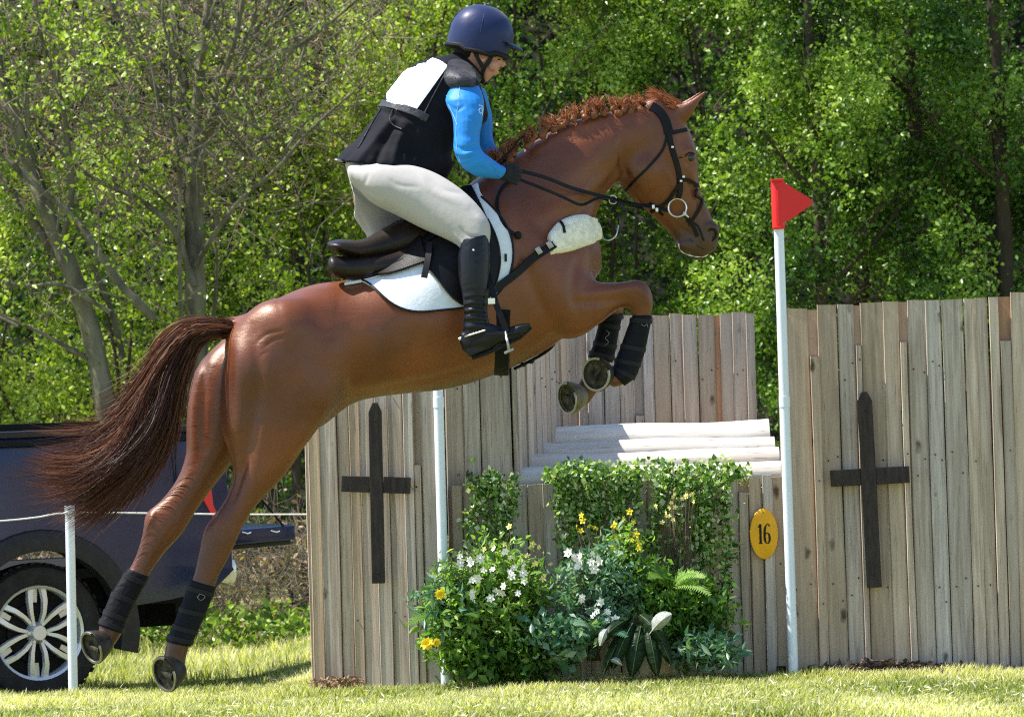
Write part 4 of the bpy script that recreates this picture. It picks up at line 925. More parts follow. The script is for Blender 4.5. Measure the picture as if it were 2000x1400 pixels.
# ------------------------------------------------------------ planked jump
def plank(parent, c, ax, wd, h, z0, th=.032, tilt=0, m='wood', slope=0, name='plank'):
    """c: (x, y) of the centre of the board's foot; ax: unit vector along the wall"""
    ax = Vector((ax[0], ax[1], 0)).normalized(); nn = Vector((ax.y, -ax.x, 0)); c = Vector((c[0], c[1], z0))
    bm = bmesh.new(); b = .0035; hw = wd / 2; ht = th / 2; nz = 5; rings = []; bow = random.uniform(-.004, .004)
    for k in range(nz):
        f = k / (nz - 1); zz = f * h; o = ax * (math.tan(tilt) * zz + bow * math.sin(math.pi * f)) + nn * random.uniform(-.0015, .0015)
        dw = random.uniform(-.0015, .0015) if k < nz - 1 else 0
        r = []
        for sx, sn in ((-1, -1), (1, -1), (1, 1), (-1, 1)):
            for q in (0, 1):
                ex, en = ((b, 0), (0, b))[q] if sx * sn > 0 else ((0, b), (b, 0))[q]
                top = slope * sx * hw if k == nz - 1 else 0
                r.append(c + o + ax * sx * (hw + dw - ex) + nn * sn * (ht - en) + Vector((0, 0, zz + top)))
        rings.append(r)
    skin_rings(bm, rings); bmesh.ops.recalc_face_normals(bm, faces=bm.faces)
    return obj(name, bm, M[m], parent, smooth=False)
def wall(t, p0, p1, widths, hf, z0=-.05, lean=0, proud=.012, fresh=(), short=(), zf=None):
    p0 = Vector((*p0, 0)); p1 = Vector((*p1, 0)); L = (p1 - p0).length; ax = (p1 - p0) / L; nn = Vector((ax.y, -ax.x, 0))
    tot = sum(widths); s = 0; nb = bmesh.new()
    for i, w_ in enumerate(widths):
        wd = w_ / tot * L; m = s + wd / 2; s += wd; f = m / L
        pr = random.uniform(0, proud) + (.016 if wd < .055 else 0); q = p0 + ax * m + nn * pr
        h = hf(f) + random.uniform(-.006, .006); zb = z0 if zf is None else zf(f)
        if i in short:
            plank(t, q[:2], ax, wd - .004, h * short[i] - zb, zb, tilt=lean + random.uniform(-.003, .003), slope=random.uniform(-.05, .05))
            qb = q - nn * .034
            plank(t, qb[:2], ax, wd + .02, h - .01 - zb, zb, m='woodfresh' if i in fresh else 'wood', tilt=lean)
        else:
            plank(t, q[:2], ax, wd - random.uniform(.001, .004), h - zb, zb, tilt=lean + random.uniform(-.0025, .0025), slope=random.uniform(-.04, .04))
        for zz in ((.2, .22), (.55, .56), (.82, .83)):
            if random.random() < .6: continue
            for sx in ((-.25, .25) if wd > .07 else (0,)):
                cyl(nb, q + ax * wd * sx + nn * .0155 + Vector((0, 0, h * random.uniform(*zz))), q + ax * wd * sx + nn * .0180 + Vector((0, 0, h * zz[0])) * 0 + Vector((0, 0, 0)), .0001, None, 3) if False else sph(nb, q + ax * (wd * sx + random.uniform(-.006, .006)) + nn * .0165 + Vector((0, 0, h * random.uniform(zz[0] - .03, zz[1] + .03))), .0042, 6)
    tag(obj('nails', nb, M['nail'], t), kind='stuff')
    nbk = max(2, int(L / .14)); lo = min(hf(0), hf(.5), hf(1)) - .035
    for i in range(nbk):
        q = p0 + ax * (L * (i + .5) / nbk) - nn * .036; zb = z0 if zf is None else zf(.5)
        if not short: plank(t, q[:2], ax, L / nbk - .003, lo - zb, zb, th=.022)
        else: plank(t, q[:2], ax, L / nbk - .003, lo * .845 - zb, zb, th=.022)
    # rails behind tie the boards together
    for zz in (.25, .75):
        for q0, q1 in ((p0, p1),):
            b = bmesh.new(); c = (q0 + q1) / 2 - nn * .075; zt = z0 + (hf(.5) - z0) * zz
            box(b, c + Vector((0, 0, zt)), (L - .06, .045, .09), Matrix.Rotation(math.atan2(ax.y, ax.x), 3, 'Z')); obj('rail', b, M['wood'], t, smooth=False)
    return ax, nn
# right tower
Yr = 2.45; xr0 = P(1538, 1000, Yr).x
rt = thing('plank_wall', 'tall right-hand wall of grey upright boards behind the red-flagged pole', 'plank wall', (xr0 + .5, Yr, 0))
dR = Vector((1, -.09, 0)).normalized(); LR = 1.78
wr = [54, 20, 38, 32, 12, 46, 32, 14, 36, 30, 43, 25, 24, 20, 22, 40, 34, 30, 44, 38, 46, 38]
wall(rt, (xr0, Yr), (xr0 + dR.x * LR, Yr + dR.y * LR), wr, lambda f: 1.745 + .085 * f + .010 * math.sin(f * 9), lean=-.004, short={1: .865, 4: .885, 7: .885, 14: .875}, fresh=(1, 4, 7, 14))
wall(rt, (xr0 + .02, Yr + .36), (xr0, Yr + .06), [40] * 3, lambda f: 1.70, proud=.01)
# left tower
xl0, xl1 = P(606, 1100, 2.45).x, P(868, 1100, 2.45).x; ZL = -.02
lt = thing('plank_wall', 'tall left-hand wall of grey upright boards below the horse\'s belly', 'plank wall', ((xl0 + xl1) / 2, 2.45, 0))
wall(lt, (xl0, 2.55), (xl1, 2.42), [26, 38, 26, 24, 32, 30, 34, 22, 16, 42], lambda f: 1.745, z0=-.16, lean=.002, short={8: .6})
wall(lt, (xl0 + .03, 3.9), (xl0, 2.60), [40] * 13, lambda f: 1.74, z0=-.16, proud=.01)
# inner wing: from the left pole back along the table
xi0, xm, xi1 = P(872, 900, 2.56).x, P(1000, 910, 2.58).x, P(1110, 815, 4.25).x
iw = thing('plank_wall', 'inner wing of upright boards turning back beside the log top', 'plank wall', ((xi0 + xi1) / 2, 3.4, 0))
wall(iw, (xi0, 2.565), (xm, 2.565), [34, 31, 56], lambda f: 1.74, z0=-.02, proud=.01)
wall(iw, (xm + .02, 2.60), (xi1, 4.25), [60, 120, 130, 60, 140, 130, 90, 140, 120, 140, 120], lambda f: 1.74, z0=-.02, proud=.014)
# back wall
yb0 = 4.30; xb0, xb1 = P(1105, 700, yb0).x, P(1476, 700, yb0).x
bw = thing('plank_wall', 'back wall of paler boards beyond the log table', 'plank wall', ((xb0 + xb1) / 2, yb0, 0))
bh = P(1380, 611, yb0).z
wall(bw, (xb0, yb0), (xb1, yb0 - .02), [26, 24, 40, 38, 36, 22, 26, 40, 32, 36, 40, 14, 30, 34, 22], lambda f: bh + (.0 if f > .25 else -.0) - .006 * f, z0=-.02, proud=.015, short={1: .72, 5: .7, 11: .55}, fresh=(11,))
# table
yt0 = 2.50; tx0, tx1 = xi0 + .02, xr0 - .005
tb = thing('jump_table', 'low front of upright boards topped by pale stripped logs', 'jump', ((tx0 + tx1) / 2, yt0, 0))
wt = [24, 26, 30, 22, 34, 34, 36, 30, 26, 44, 36, 30, 40, 28, 44, 34, 26, 34, 38, 32, 22, 30, 24, 30]
ztf = P(1250, 939, yt0).z; wall(tb, (tx0, yt0), (tx1, yt0), wt, lambda f: ztf + .006 * math.sin(f * 21), z0=-.05, proud=.015, short={20: .93}, fresh=(20,))
for k, (yy, py, r) in enumerate([(2.66, 904, .070), (2.98, 878, .072), (3.34, 855, .075), (3.76, 824, .098), (4.02, 820, .085)]):
    zt = P(1350, py, yy).z - r
    if k == 4: zt -= .03
    xa = xm + (xi1 - xm) * (yy - 2.6) / 1.65 - .03; b_ = bmesh.new(); pts = []; rad = []
    for i in range(15):
        f = i / 14; pts.append(Vector((xa + (tx1 - xa) * f, yy + .006 * math.sin(f * 5 + k), zt + .004 * math.sin(f * 7 + k * 2) + .003 * (f - .5) * (1 if k % 2 else -1)))); rad.append(r * (1 + .02 * math.sin(f * 11 + k)))
    tube(b_, pts, rad, 20); obj('log', b_, M['log'], tb, ang=60)
b_ = bmesh.new(); me = bpy.data.meshes.new('deck'); 
za, zb_ = P(1350, 903, 2.66).z - .13, P(1350, 825, 4.0).z - .17
vv = [b_.verts.new(v) for v in ((tx0 + .05, 2.56, za), (tx1, 2.56, za), (tx1, 4.2, zb_), (xi1 + .04, 4.2, zb_), (tx0 + .05, 2.56, za - .05), (tx1, 2.56, za - .05), (tx1, 4.2, zb_ - .05), (xi1 + .04, 4.2, zb_ - .05))]
for f in ((0, 1, 2, 3), (7, 6, 5, 4), (0, 4, 5, 1), (1, 5, 6, 2), (2, 6, 7, 3), (3, 7, 4, 0)): b_.faces.new([vv[i] for i in f])
obj('deck', b_, M['wood'], tb, smooth=False)
# crosses
def cross(name_loc, label, top, bot, l, r, wu, wc, Y, face, th=.035):
    """top/bot: photo points of the upright's axis; l/r of the crossbar's axis"""
    t = thing('wooden_cross', label, 'cross', P((l[0] + r[0]) / 2, (l[1] + r[1]) / 2, Y)); f = Vector((*face, 0)).normalized(); ax = Vector((-f.y, f.x, 0))
    if ax.x < 0: ax = -ax
    base = P(top[0], (l[1] + r[1]) / 2, Y)
    def onw(x, y):
        d = ray(x, y); tt = (base - EYE).dot(f) / d.dot(f); return EYE + d * tt
    a, b, cl, cr = onw(*top), onw(*bot), onw(*l), onw(*r)
    bm = bmesh.new(); up = (a - b).normalized(); sd = up.cross(f).normalized(); hw = wu / 2
    prof = [(-hw, 0), (hw, 0), (hw, (a - b).length - .045), (hw * .35, (a - b).length), (-hw * .35, (a - b).length), (-hw, (a - b).length - .045)]
    V0 = [bm.verts.new(b + sd * x + up * z + f * (th + .012)) for x, z in prof]; V1 = [bm.verts.new(b + sd * x + up * z) for x, z in prof]
    bm.faces.new(V0); bm.faces.new(V1[::-1])
    for i in range(6): bm.faces.new((V0[i], V1[i], V1[(i + 1) % 6], V0[(i + 1) % 6]))
    bmesh.ops.recalc_face_normals(bm, faces=bm.faces); es = [e for e in bm.edges]; bmesh.ops.bevel(bm, geom=es, offset=.002, segments=1, affect='EDGES')
    obj('upright', bm, M['stain'], t, smooth=False)
    d = (cr - cl).normalized(); u2 = f.cross(d); rot = Matrix((d, f, u2)).transposed()
    for k, (s0, s1) in enumerate(((cl, None), (None, cr))):
        mid = cl + d * ((base + d * ((a + b) / 2 - base).dot(d)) - cl).dot(d)
        bm = bmesh.new(); q0, q1 = (cl, mid - d * (hw + .001)) if k == 0 else (mid + d * (hw + .001), cr)
        # follow the slightly leaning upright
        bm = bmesh.new(); ctr = (q0 + q1) / 2 + f * th * .55; box(bm, ctr, ((q1 - q0).length, th, wc), rot, .002); obj('crossbar', bm, M['stain'], t, smooth=False)
    for q in (.06, .9):
        bm = bmesh.new(); sph(bm, b + up * (a - b).length * q + f * (th + .013), .004, 6); obj('nail', bm, M['nail'], t)
cross(0, 'dark cross on the left-hand board wall, under the horse', (733, 786), (740, 1138), (668, 944), (802, 948), .062, .078, 2.42, (-.05, -1))
cross(0, 'dark pointed cross on the right-hand board wall', (1688, 765), (1708, 1146), (1622, 934), (1776, 926), .072, .080, 2.366, (-.0896, -.996))
# number disc
nd = thing('number_sign', 'yellow oval sign reading 16 on the low board front beside the flag pole', 'sign', P(1492, 1042, yt0 - .05))
b_ = bmesh.new(); c = P(1492, 1042, yt0 - .042); rx, rz = .069, .123
rings = []
for f, dy in ((1, .006), (1, -.004), (.97, -.007)): rings.append([c + Vector((rx * f * math.cos(a), dy, rz * f * math.sin(a))) for a in [2 * math.pi * k / 40 for k in range(40)]])
skin_rings(b_, rings); bmesh.ops.recalc_face_normals(b_, faces=b_.faces); obj('plate', b_, mat('sign_yellow', (.80, .40, .018), .4, var=.08, vscale=9), nd, ang=40)
b_ = bmesh.new()
def stroke(pts, ws, y=-.0095):
    q = crom([(x, z, w_) for (x, z), w_ in zip(pts, ws)], 5); L_ = []; R_ = []
    for i in range(len(q)):
        a_, b2 = q[max(i - 1, 0)], q[min(i + 1, len(q) - 1)]; d = np.array(b2[:2]) - np.array(a_[:2]); d /= np.hypot(*d) + 1e-9; n = np.array([-d[1], d[0]])
        L_.append(q[i][:2] + n * q[i][2] / 2); R_.append(q[i][:2] - n * q[i][2] / 2)
    vl = [b_.verts.new(c + Vector((p[0], y, p[1]))) for p in L_]; vr = [b_.verts.new(c + Vector((p[0], y, p[1]))) for p in R_]
    for i in range(len(vl) - 1): b_.faces.new((vl[i], vl[i + 1], vr[i + 1], vr[i]))
H = .048
stroke([(-.017, -H + .004), (-.017, 0), (-.017, H)], [.011] * 3)
stroke([(-.026, -H + .002), (-.008, -H + .002)], [.005] * 2, -.0096); stroke([(-.0285, H - .016), (-.022, H - .009), (-.017, H - .003)], [.003, .006, .005], -.0097)
stroke([(.028, H - .012), (.022, H - .001), (.013, H - .005), (.0055, H - .022), (.003, -.002), (.004, -H + .02), (.009, -H + .006), (.016, -H + .0015)], [.008, .004, .005, .010, .011, .011, .007, .004])
stroke([(.016, -H + .0015), (.023, -H + .006), (.027, -H + .024), (.024, -H + .044), (.016, -H + .053), (.009, -H + .046)], [.004, .007, .0105, .0085, .004, .004], -.0098)
obj('number', b_, mat('sign_ink', (.008, .008, .009), .5), nd, smooth=False)
b_ = bmesh.new(); sph(b_, c + Vector((0, -.008, rz * .84)), .004, 8); obj('screw', b_, M['steeldull'], nd)
# flag poles
M['pole'] = mat('pole_white', (.74, .79, .86), .35, var=.05, vscale=3, coat=.2)
M['red'] = mat('flag_red', (.74, .022, .022), .4, var=.06, vscale=6, coat=.1)
def fpole(label, base, topp, Y, r, flag, side):
    a = P(base[0], base[1], Y); b = P(topp[0], topp[1], Y); t = thing('flag_pole', label, 'flag pole', a)
    bm = bmesh.new(); tube(bm, [a - Vector((0, 0, .08)), a, a.lerp(b, .5), b], [r, r, r, r], 20); obj('pole', bm, M['pole'], t, ang=50)
    bm = bmesh.new(); u = (b - a).normalized(); m = a.lerp(b, .545); tube(bm, [m, m + u * .05], [r * 1.12] * 2, 20); obj('joint', bm, M['pole'], t, ang=50)
    bm = bmesh.new(); tube(bm, [b - u * .225, b - u * .01, b + u * .004], [r * 1.3, r * 1.3, r * 1.2], 20); sl = obj('flag_sleeve', bm, flag, t, ang=50)
    bm = bmesh.new(); o = b - u * .105; sx = side
    prof = [(0, .10), (.035, .094), (.160, .012), (.165, -.006), (.157, -.018), (.052, -.088), (0, -.10)]
    V0 = [bm.verts.new(o + Vector((x * sx, -r - .002 + x * .1, z))) for x, z in prof]; V1 = [bm.verts.new(o + Vector((x * sx, -r - .009 + x * .1, z))) for x, z in prof]
    bm.faces.new(V0); bm.faces.new(V1[::-1])
    for i in range(len(prof)): bm.faces.new((V0[i], V1[i], V1[(i + 1) % len(prof)], V0[(i + 1) % len(prof)]))
    bmesh.ops.recalc_face_normals(bm, faces=bm.faces); obj('flag', bm, flag, t, smooth=False)
    bm = bmesh.new()
    box(bm, b + u * .003 + Vector((0, -r * .3, 0)), (.062, .06, .012), None, .002); box(bm, b - u * .228 + Vector((0, -r * .3, 0)), (.058, .058, .010), None, .002); box(bm, o + Vector((.003, -r * 1.3, -.005)), (.012, .006, .20), None, .001)
    obj('bracket', bm, flag, sl, smooth=False)
    return t
fp = fpole('tall white pole with a triangular red flag at its top', (1550, 1322), (1518, 354), 2.33, .0245, M['red'], 1)
b_ = bmesh.new(); box(b_, P(1526, 1307, 2.40), (.045, .05, .035), None, .004); obj('foot_clip', b_, M['black'], fp)
fpole('white pole left of the flowers, its top hidden behind the rider', (871, 1330), (845, 350), 2.35, .0245, M['white'], -1)
# rope posts
rp = thing('rope_post', 'slim white post holding a rope in front of the parked pickup\'s wheel', 'post', P(143, 1348, 3.3))
def rpost(t, x0, y0, x1, y1, Y, r=.021):
    a = P(x1, y1, Y); b = P(x0, y0, Y); bm = bmesh.new(); tube(bm, [a - Vector((0, 0, .1)), a, b, b + (b - a).normalized() * .004], [r, r, r, r * .7], 16); obj('stake', bm, M['pole'], t, ang=50)
    bm = bmesh.new(); u = (b - a).normalized(); tube(bm, [b - u * .03, b + u * .012], [r * 1.1] * 2, 16); obj('cap', bm, M['pole'], t, ang=50)
rpost(rp, 136, 992, 143, 1352, 3.3, .024)
b_ = bmesh.new(); q = [list(P(-420, 1035, 2.6)), list(P(-200, 1030, 2.9)), list(P(0, 1017, 3.15)), list(P(70, 1010, 3.22)), list(P(137, 1001, 3.28)), list(P(300, 1002, 3.4)), list(P(450, 1004, 3.5)), list(P(620, 1004, 3.6)), list(P(700, 1004, 3.65))]
q = [Vector(p) for p in crom(q, 6)]; tube(b_, q, .0042, 8)
tag(obj('rope', b_, mat('white_rope', (.75, .75, .72), .7, bump=.5, bscale=300)), 'thin white rope strung from the slim white post towards the jump', 'rope')

# ------------------------------------------------------------ pickup truck
CY = 4.3; wc = P(82, 1236, CY); cr_ = .365
ang = R(27)
pk = thing('pickup_truck', 'dark blue pickup truck with its tailgate lowered, parked behind the rope', 'pickup truck', (wc.x, wc.y, wc.z), ang)
PM = W[pk]
M['navy'] = mat('navy_paint', (.004, .014, .062), .16, coat=.35, spec=.4, var=.12, vscale=2)
M['plastic'] = mat('grey_plastic', (.022, .023, .026), .5, var=.2, vscale=20)
M['rubber'] = mat('tyre_rubber', (.022, .022, .024), .8, var=.3, vscale=18, bump=.4, bscale=60)
M['alloy'] = mat('alloy_rim', (.66, .68, .72), .30, metal=.45, spec=.5)
M['dark'] = mat('dark_underbody', (.008, .008, .009), .8)
def lobj(name, bm, m, parent=pk, ang_=35, **k):
    bmesh.ops.recalc_face_normals(bm, faces=bm.faces); bm.transform(PM); return obj(name, bm, m, parent, ang=ang_, **k)
# local frame: +x to the rear, -y towards the camera, origin at rear wheel centre
ub = 1.08; zr = P(200, 848, CY).z - wc.z; zs = P(255, 1190, CY).z - wc.z; zt2 = P(440, 1150, CY + .4).z - wc.z
b_ = bmesh.new(); prof = []
AR = .455
prof += [(-2.6, zs + .02), (-AR - .02, zs)]
for i in range(15):
    a = math.pi - (math.pi + .0) * i / 14; prof.append((AR * math.cos(a), AR * math.sin(a) * 1.0 + .0))
prof = [p for p in prof if p[1] >= zs - .001 or p[0] < -AR]
prof += [(AR + .03, zs), (.75, zs + .03), (1.0, zt2), (ub + .03, zt2 + .10), (ub + .02, .30), (ub - .01, zr - .05), (ub - .03, zr), (-2.6, zr)]
ys_ = [(0.02, 0), (-.005, .02), (0, .0)]
rings = []
def side(y, k):
    r = []
    for x, z in prof:
        f = (z - zs) / (zr - zs); bulge = -.035 * math.sin(max(0, min(1, f)) * math.pi) ** .7
        r.append(Vector((x, y + bulge * k, z)))
    return r
v0 = [b_.verts.new(p) for p in side(.03, 1)]; v1 = [b_.verts.new(p) for p in side(.10, 0)]
from mathutils.geometry import tessellate_polygon
for tri in tessellate_polygon([[v.co for v in v0]]): b_.faces.new([v0[i] for i in tri])
for tri in tessellate_polygon([[v.co for v in v1]]): b_.faces.new([v1[i] for i in tri])
for i in range(len(v0)): b_.faces.new((v0[i], v1[i], v1[(i + 1) % len(v0)], v0[(i + 1) % len(v0)]))
bmesh.ops.subdivide_edges(b_, edges=[e for e in b_.edges if e.calc_length() > .3], cuts=3)
for v in b_.verts:
    if v.co.y < .06 and zs + .02 < v.co.z < zr: v.co.y = min(v.co.y, .03 - .05 * math.sin(math.pi * (v.co.z - zs) / (zr - zs)) ** .6)
lobj('bed_side', b_, M['navy'], ang_=25)
b_ = bmesh.new(); box(b_, Vector((-.78, .045, zr + .012)), (3.6, .10, .035), None, .008); lobj('bed_rail', b_, M['plastic'])
b_ = bmesh.new(); box(b_, Vector((-.78, -.006, zr - .035)), (3.58, .012, .028), None, .003); lobj('rail_shadow_gap', b_, M['dark'])
b_ = bmesh.new(); box(b_, Vector((-.5, 1.62, zr - .2)), (3.0, .06, .5)); box(b_, Vector((-.5, .85, .30)), (3.0, 1.55, .05)); lobj('load_bed', b_, M['dark'])
b_ = bmesh.new()
for i in range(20):
    a = R(-22 + 224 * i / 19)
rings = []
for i in range(25):
    a = R(-14 + 208 * i / 24); ca, sa = math.cos(a), math.sin(a)
    rings.append([Vector((ca * r_, y_, sa * r_)) for r_, y_ in ((AR - .02, .05), (AR - .02, -.055), (AR + .03, -.065), (AR + .085, -.045), (AR + .10, .0), (AR + .10, .03))])
skin_rings(b_, rings); lobj('wheel_arch', b_, M['plastic'])
b_ = bmesh.new(); box(b_, Vector((-.2, .85, .16)), (2.3, 1.3, .34)); box(b_, Vector((.45, .8, .05)), (.8, 1.2, .12)); box(b_, Vector((-1.9, .85, .10)), (1.8, 1.4, .25)); lobj('underbody', b_, M['dark'])
b_ = bmesh.new()
for i in range(1):
    rings = []
    for k in range(20):
        a = math.pi * k / 19; rings.append([Vector((math.cos(a) * .47, y_, math.sin(a) * .47)) for y_ in (.06, .35)])
    for k in range(19):
        vs_ = [b_.verts.new(p) for p in (*rings[k], *rings[k + 1][::-1])]; b_.faces.new(vs_)
lobj('wheel_well', b_, M['dark'])
# wheel
def wheel(cx, cy):
    b = bmesh.new(); rings = []
    pr = [(.245, -.085), (.262, -.105), (.31, -.115), (.345, -.105), (.362, -.075), (.366, -.03), (.366, .03), (.362, .075), (.345, .105), (.25, .1)]
    for i in range(56):
        a = 2 * math.pi * i / 56; rings.append([Vector((cx + math.cos(a) * r_, cy + y_, math.sin(a) * r_)) for r_, y_ in pr])
    skin_rings(b, rings, False, True)
    for i in range(56):
        a = 2 * math.pi * (i + .5) / 56; rt_ = Matrix.Rotation(-a, 3, 'Y')
        box(b, Vector((cx + math.cos(a) * .366, cy - .06 + .02 * (i % 2), math.sin(a) * .366)), (.010, .05, .026), rt_)
    wh = lobj('wheel', b, M['rubber'])
    b = bmesh.new(); rings = []
    for i in range(48):
        a = 2 * math.pi * i / 48; rings.append([Vector((cx + math.cos(a) * r_, cy + y_, math.sin(a) * r_)) for r_, y_ in ((.236, -.088), (.25, -.098), (.254, -.09), (.248, .08), (.236, .08), (.232, -.06))])
    skin_rings(b, rings, False, True)
    for s in range(6):
        a0 = math.pi * 2 * s / 6 + math.pi / 2
        for dd in (-1, 1):
            q = []
            for f in (0, .33, .66, 1):
                r_ = .05 + .19 * f; aw = a0 + dd * (.42 * (1 - f) + .15 * f)
                q.append((Vector((cx + math.cos(aw) * r_, cy - .072 - .016 * math.sin(f * 3), math.sin(aw) * r_)), .010 + .0085 * f))
            ax_ = [v for v, _ in q]; rad = [w_ for _, w_ in q]
            rg = []
            for v, w_ in q:
                rd_ = Vector((v.x - cx, 0, v.z)).normalized(); sd = Vector((-rd_.z, 0, rd_.x))
                rg.append([v + sd * w_ + Vector((0, .03, 0)), v + sd * w_ * .8, v - sd * w_ * .8, v - sd * w_ + Vector((0, .03, 0))])
            skin_rings(b, rg)
        rg = []
        for f in (0, .5, 1):
            r_ = .05 + .19 * f; w_ = .006 + .012 * f; v = Vector((cx + math.cos(a0) * r_, cy - .035, math.sin(a0) * r_)); sd = Vector((-math.sin(a0), 0, math.cos(a0)))
            rg.append([v + sd * w_ + Vector((0, .03, 0)), v + sd * w_, v - sd * w_, v - sd * w_ + Vector((0, .03, 0))])
        skin_rings(b, rg)
    cyl(b, (cx, cy - .10, 0), (cx, cy - .03, 0), .038, .062, 24)
    for k in range(6):
        a = math.pi * 2 * (k + .5) / 6 + math.pi / 2; cyl(b, (cx + .052 * math.cos(a), cy - .085, .052 * math.sin(a)), (cx + .052 * math.cos(a), cy - .05, .052 * math.sin(a)), .009, .011, 6)
    bmesh.ops.recalc_face_normals(b, faces=b.faces); b.transform(PM); obj('rim', b, M['alloy'], wh, ang=30)
    b = bmesh.new(); cyl(b, (cx, cy - .02, 0), (cx, cy + .01, 0), .232, None, 32); cyl(b, (cx, cy - .04, 0), (cx, cy - .02, 0), .16, None, 32); b.transform(PM); obj('brake_disc', b, M['dark'], wh, ang=30)
wheel(0, .13); wheel(0, 1.55); wheel(-3.2, .13)
# tailgate lowered
b_ = bmesh.new(); box(b_, Vector((ub + .24, .83, .455)), (.42, 1.46, .085), Matrix.Rotation(R(-2), 3, 'Y'), .012); tg_ = lobj('tailgate', b_, M['navy'])
b_ = bmesh.new(); box(b_, Vector((ub + .24, .83, .405)), (.38, 1.42, .03), Matrix.Rotation(R(-2), 3, 'Y'), .01); lobj('tailgate_skin', b_, M['plastic'], tg_)
b_ = bmesh.new()
for x in (ub + .13, ub + .30): tube(b_, [Vector((x, .094, .478)), Vector((x + .03, .093, .468)), Vector((x + .05, .094, .474))], .004, 6)
lobj('latch', b_, M['alloy'], tg_)
b_ = bmesh.new(); tube(b_, [Vector((ub - .05, .14, .95)), Vector((ub + .2, .12, .72)), Vector((ub + .38, .11, .50))], .006, 6); lobj('support_cable', b_, M['dark'], tg_)
# tail lamp
b_ = bmesh.new(); tube(b_, [Vector((ub - .30, -.024, z)) for z in (.50, .62, .80, zr - .06)], .0035, 5); tube(b_, [Vector((x, -.030, .56 - .02 * (x + .5) ** 2)) for x in (-2.4, -1.6, -.9, -.56)], .003, 5); lobj('panel_gap', b_, M['dark'])
b_ = bmesh.new(); pr = [(ub - .20, .84), (ub - .01, .88), (ub + .02, .56), (ub - .085, .56), (ub - .15, .68)]
V0 = [b_.verts.new(Vector((x, -.022 + .02 * (x > ub - .02), z))) for x, z in pr]; V1 = [b_.verts.new(Vector((x, .12, z))) for x, z in pr]; b_.faces.new(V0); b_.faces.new(V1[::-1])
for i in range(5): b_.faces.new((V0[i], V1[i], V1[(i + 1) % 5], V0[(i + 1) % 5]))
lobj('tail_lamp', b_, mat('lamp_red', (.70, .012, .015), .12, coat=1))
b_ = bmesh.new(); box(b_, Vector((ub + .05, .85, .27)), (.12, 1.5, .16), None, .05); lobj('rear_bumper', b_, mat('bumper_chrome', (.70, .70, .68), .25, metal=.4))
b_ = bmesh.new(); box(b_, Vector((-3.6, .85, .55)), (2.4, 1.62, .85), None, .12); 
lobj('cab_body', b_, M['navy'])
b_ = bmesh.new(); vv = []
for z, i0, x0, x1 in ((.95, .05, -4.3, -2.35), (1.42, .22, -3.9, -2.55)): vv.append([Vector((x0, i0, z)), Vector((x1, i0, z)), Vector((x1, 1.7 - i0, z)), Vector((x0, 1.7 - i0, z))])
skin_rings(b_, vv); lobj('cab_glass', b_, mat('cab_glass', (.02, .025, .03), .08, coat=1))
b_ = bmesh.new(); box(b_, Vector((-3.22, .85, 1.44)), (1.4, 1.28, .05), None, .02); lobj('cab_roof', b_, M['navy'])
b_ = bmesh.new(); box(b_, Vector((-4.95, .85, .42)), (1.3, 1.62, .55), None, .12); lobj('bonnet', b_, M['navy'])
# ------------------------------------------------------------ trees and hedge
M['bark'] = mat('grey_bark', (.085, .075, .050), .9, var=.45, vscale=9, bump=.9, bscale=22, stretch=(1, 1, .35), col2=(.21, .19, .125))
M['barkdark'] = mat('dark_bark', (.060, .045, .030), .9, var=.4, vscale=9, bump=.9, bscale=22, stretch=(1, 1, .35))
M['twig'] = mat('pale_twig', (.19, .155, .11), .85, var=.4, vscale=5)
M['twigd'] = mat('brown_twig', (.075, .052, .035), .85, var=.4, vscale=5)
M['leafy'] = leaf_mat('spring_leaf', [(.05, .10, .012), (.16, .25, .020), (.36, .46, .05), (.58, .66, .20)], .30, .30)
M['leafm'] = leaf_mat('hedge_leaf', [(.022, .055, .009), (.07, .14, .016), (.18, .29, .03), (.42, .54, .12)], .26, .32)
M['leafd'] = leaf_mat('deep_leaf', [(.016, .042, .010), (.045, .11, .014), (.11, .22, .026), (.30, .43, .09)], .24, .32)
M['dry'] = leaf_mat('dry_leaf', [(.16, .09, .05), (.30, .19, .11), (.42, .30, .19)], .3)
def stem(bm, px, Y, w0, w1, yv=.0, n=8):
    q = [np.array([x, y]) for x, y in px]; L = crom([list(a) for a in q], 5); m = len(L); ph = random.random() * 6
    pts = [P(a[0], a[1], Y + yv * i / m + .02 * math.sin(i * .7 + ph)) for i, a in enumerate(L)]
    k = (Y + 20) / FPX
    tube(bm, pts, [(w0 + (w1 - w0) * i / (m - 1)) / 2 * k * (1 + .08 * math.sin(i * 1.9 + ph)) for i in range(m)], n)
    return pts
def twiglets(bm, roots, n, L=(.25, .8), up=.35, r=.004):
    tips = []
    for _ in range(n):
        p = Vector(random.choice(roots)); d = Vector((random.gauss(0, 1), random.gauss(0, .7), random.gauss(up, .8))).normalized(); l = random.uniform(*L); pts = [p]; m = 5
        for i in range(m):
            d = (d + Vector((random.gauss(0, .22), random.gauss(0, .22), random.gauss(.05, .22)))).normalized(); pts.append(pts[-1] + d * l / m)
        tube(bm, pts, [r * (1 - .8 * i / m) for i in range(m + 1)], 4); tips += pts[1:]
        if random.random() < .6:
            d2 = (d + Vector((random.gauss(0, .8), random.gauss(0, .8), random.gauss(0, .8)))).normalized(); q = pts[3]; e = [q, q + d2 * l * .25, q + d2 * l * .45 + Vector((0, 0, .03))]; tube(bm, e, [r * .6, r * .4, r * .2], 3); tips += e[1:]
    return tips
def around(tips, per, spread, seed=None):
    t = np.array([list(p) for p in tips]); t = np.repeat(t, per, axis=0); return t + rng.normal(size=t.shape) * spread
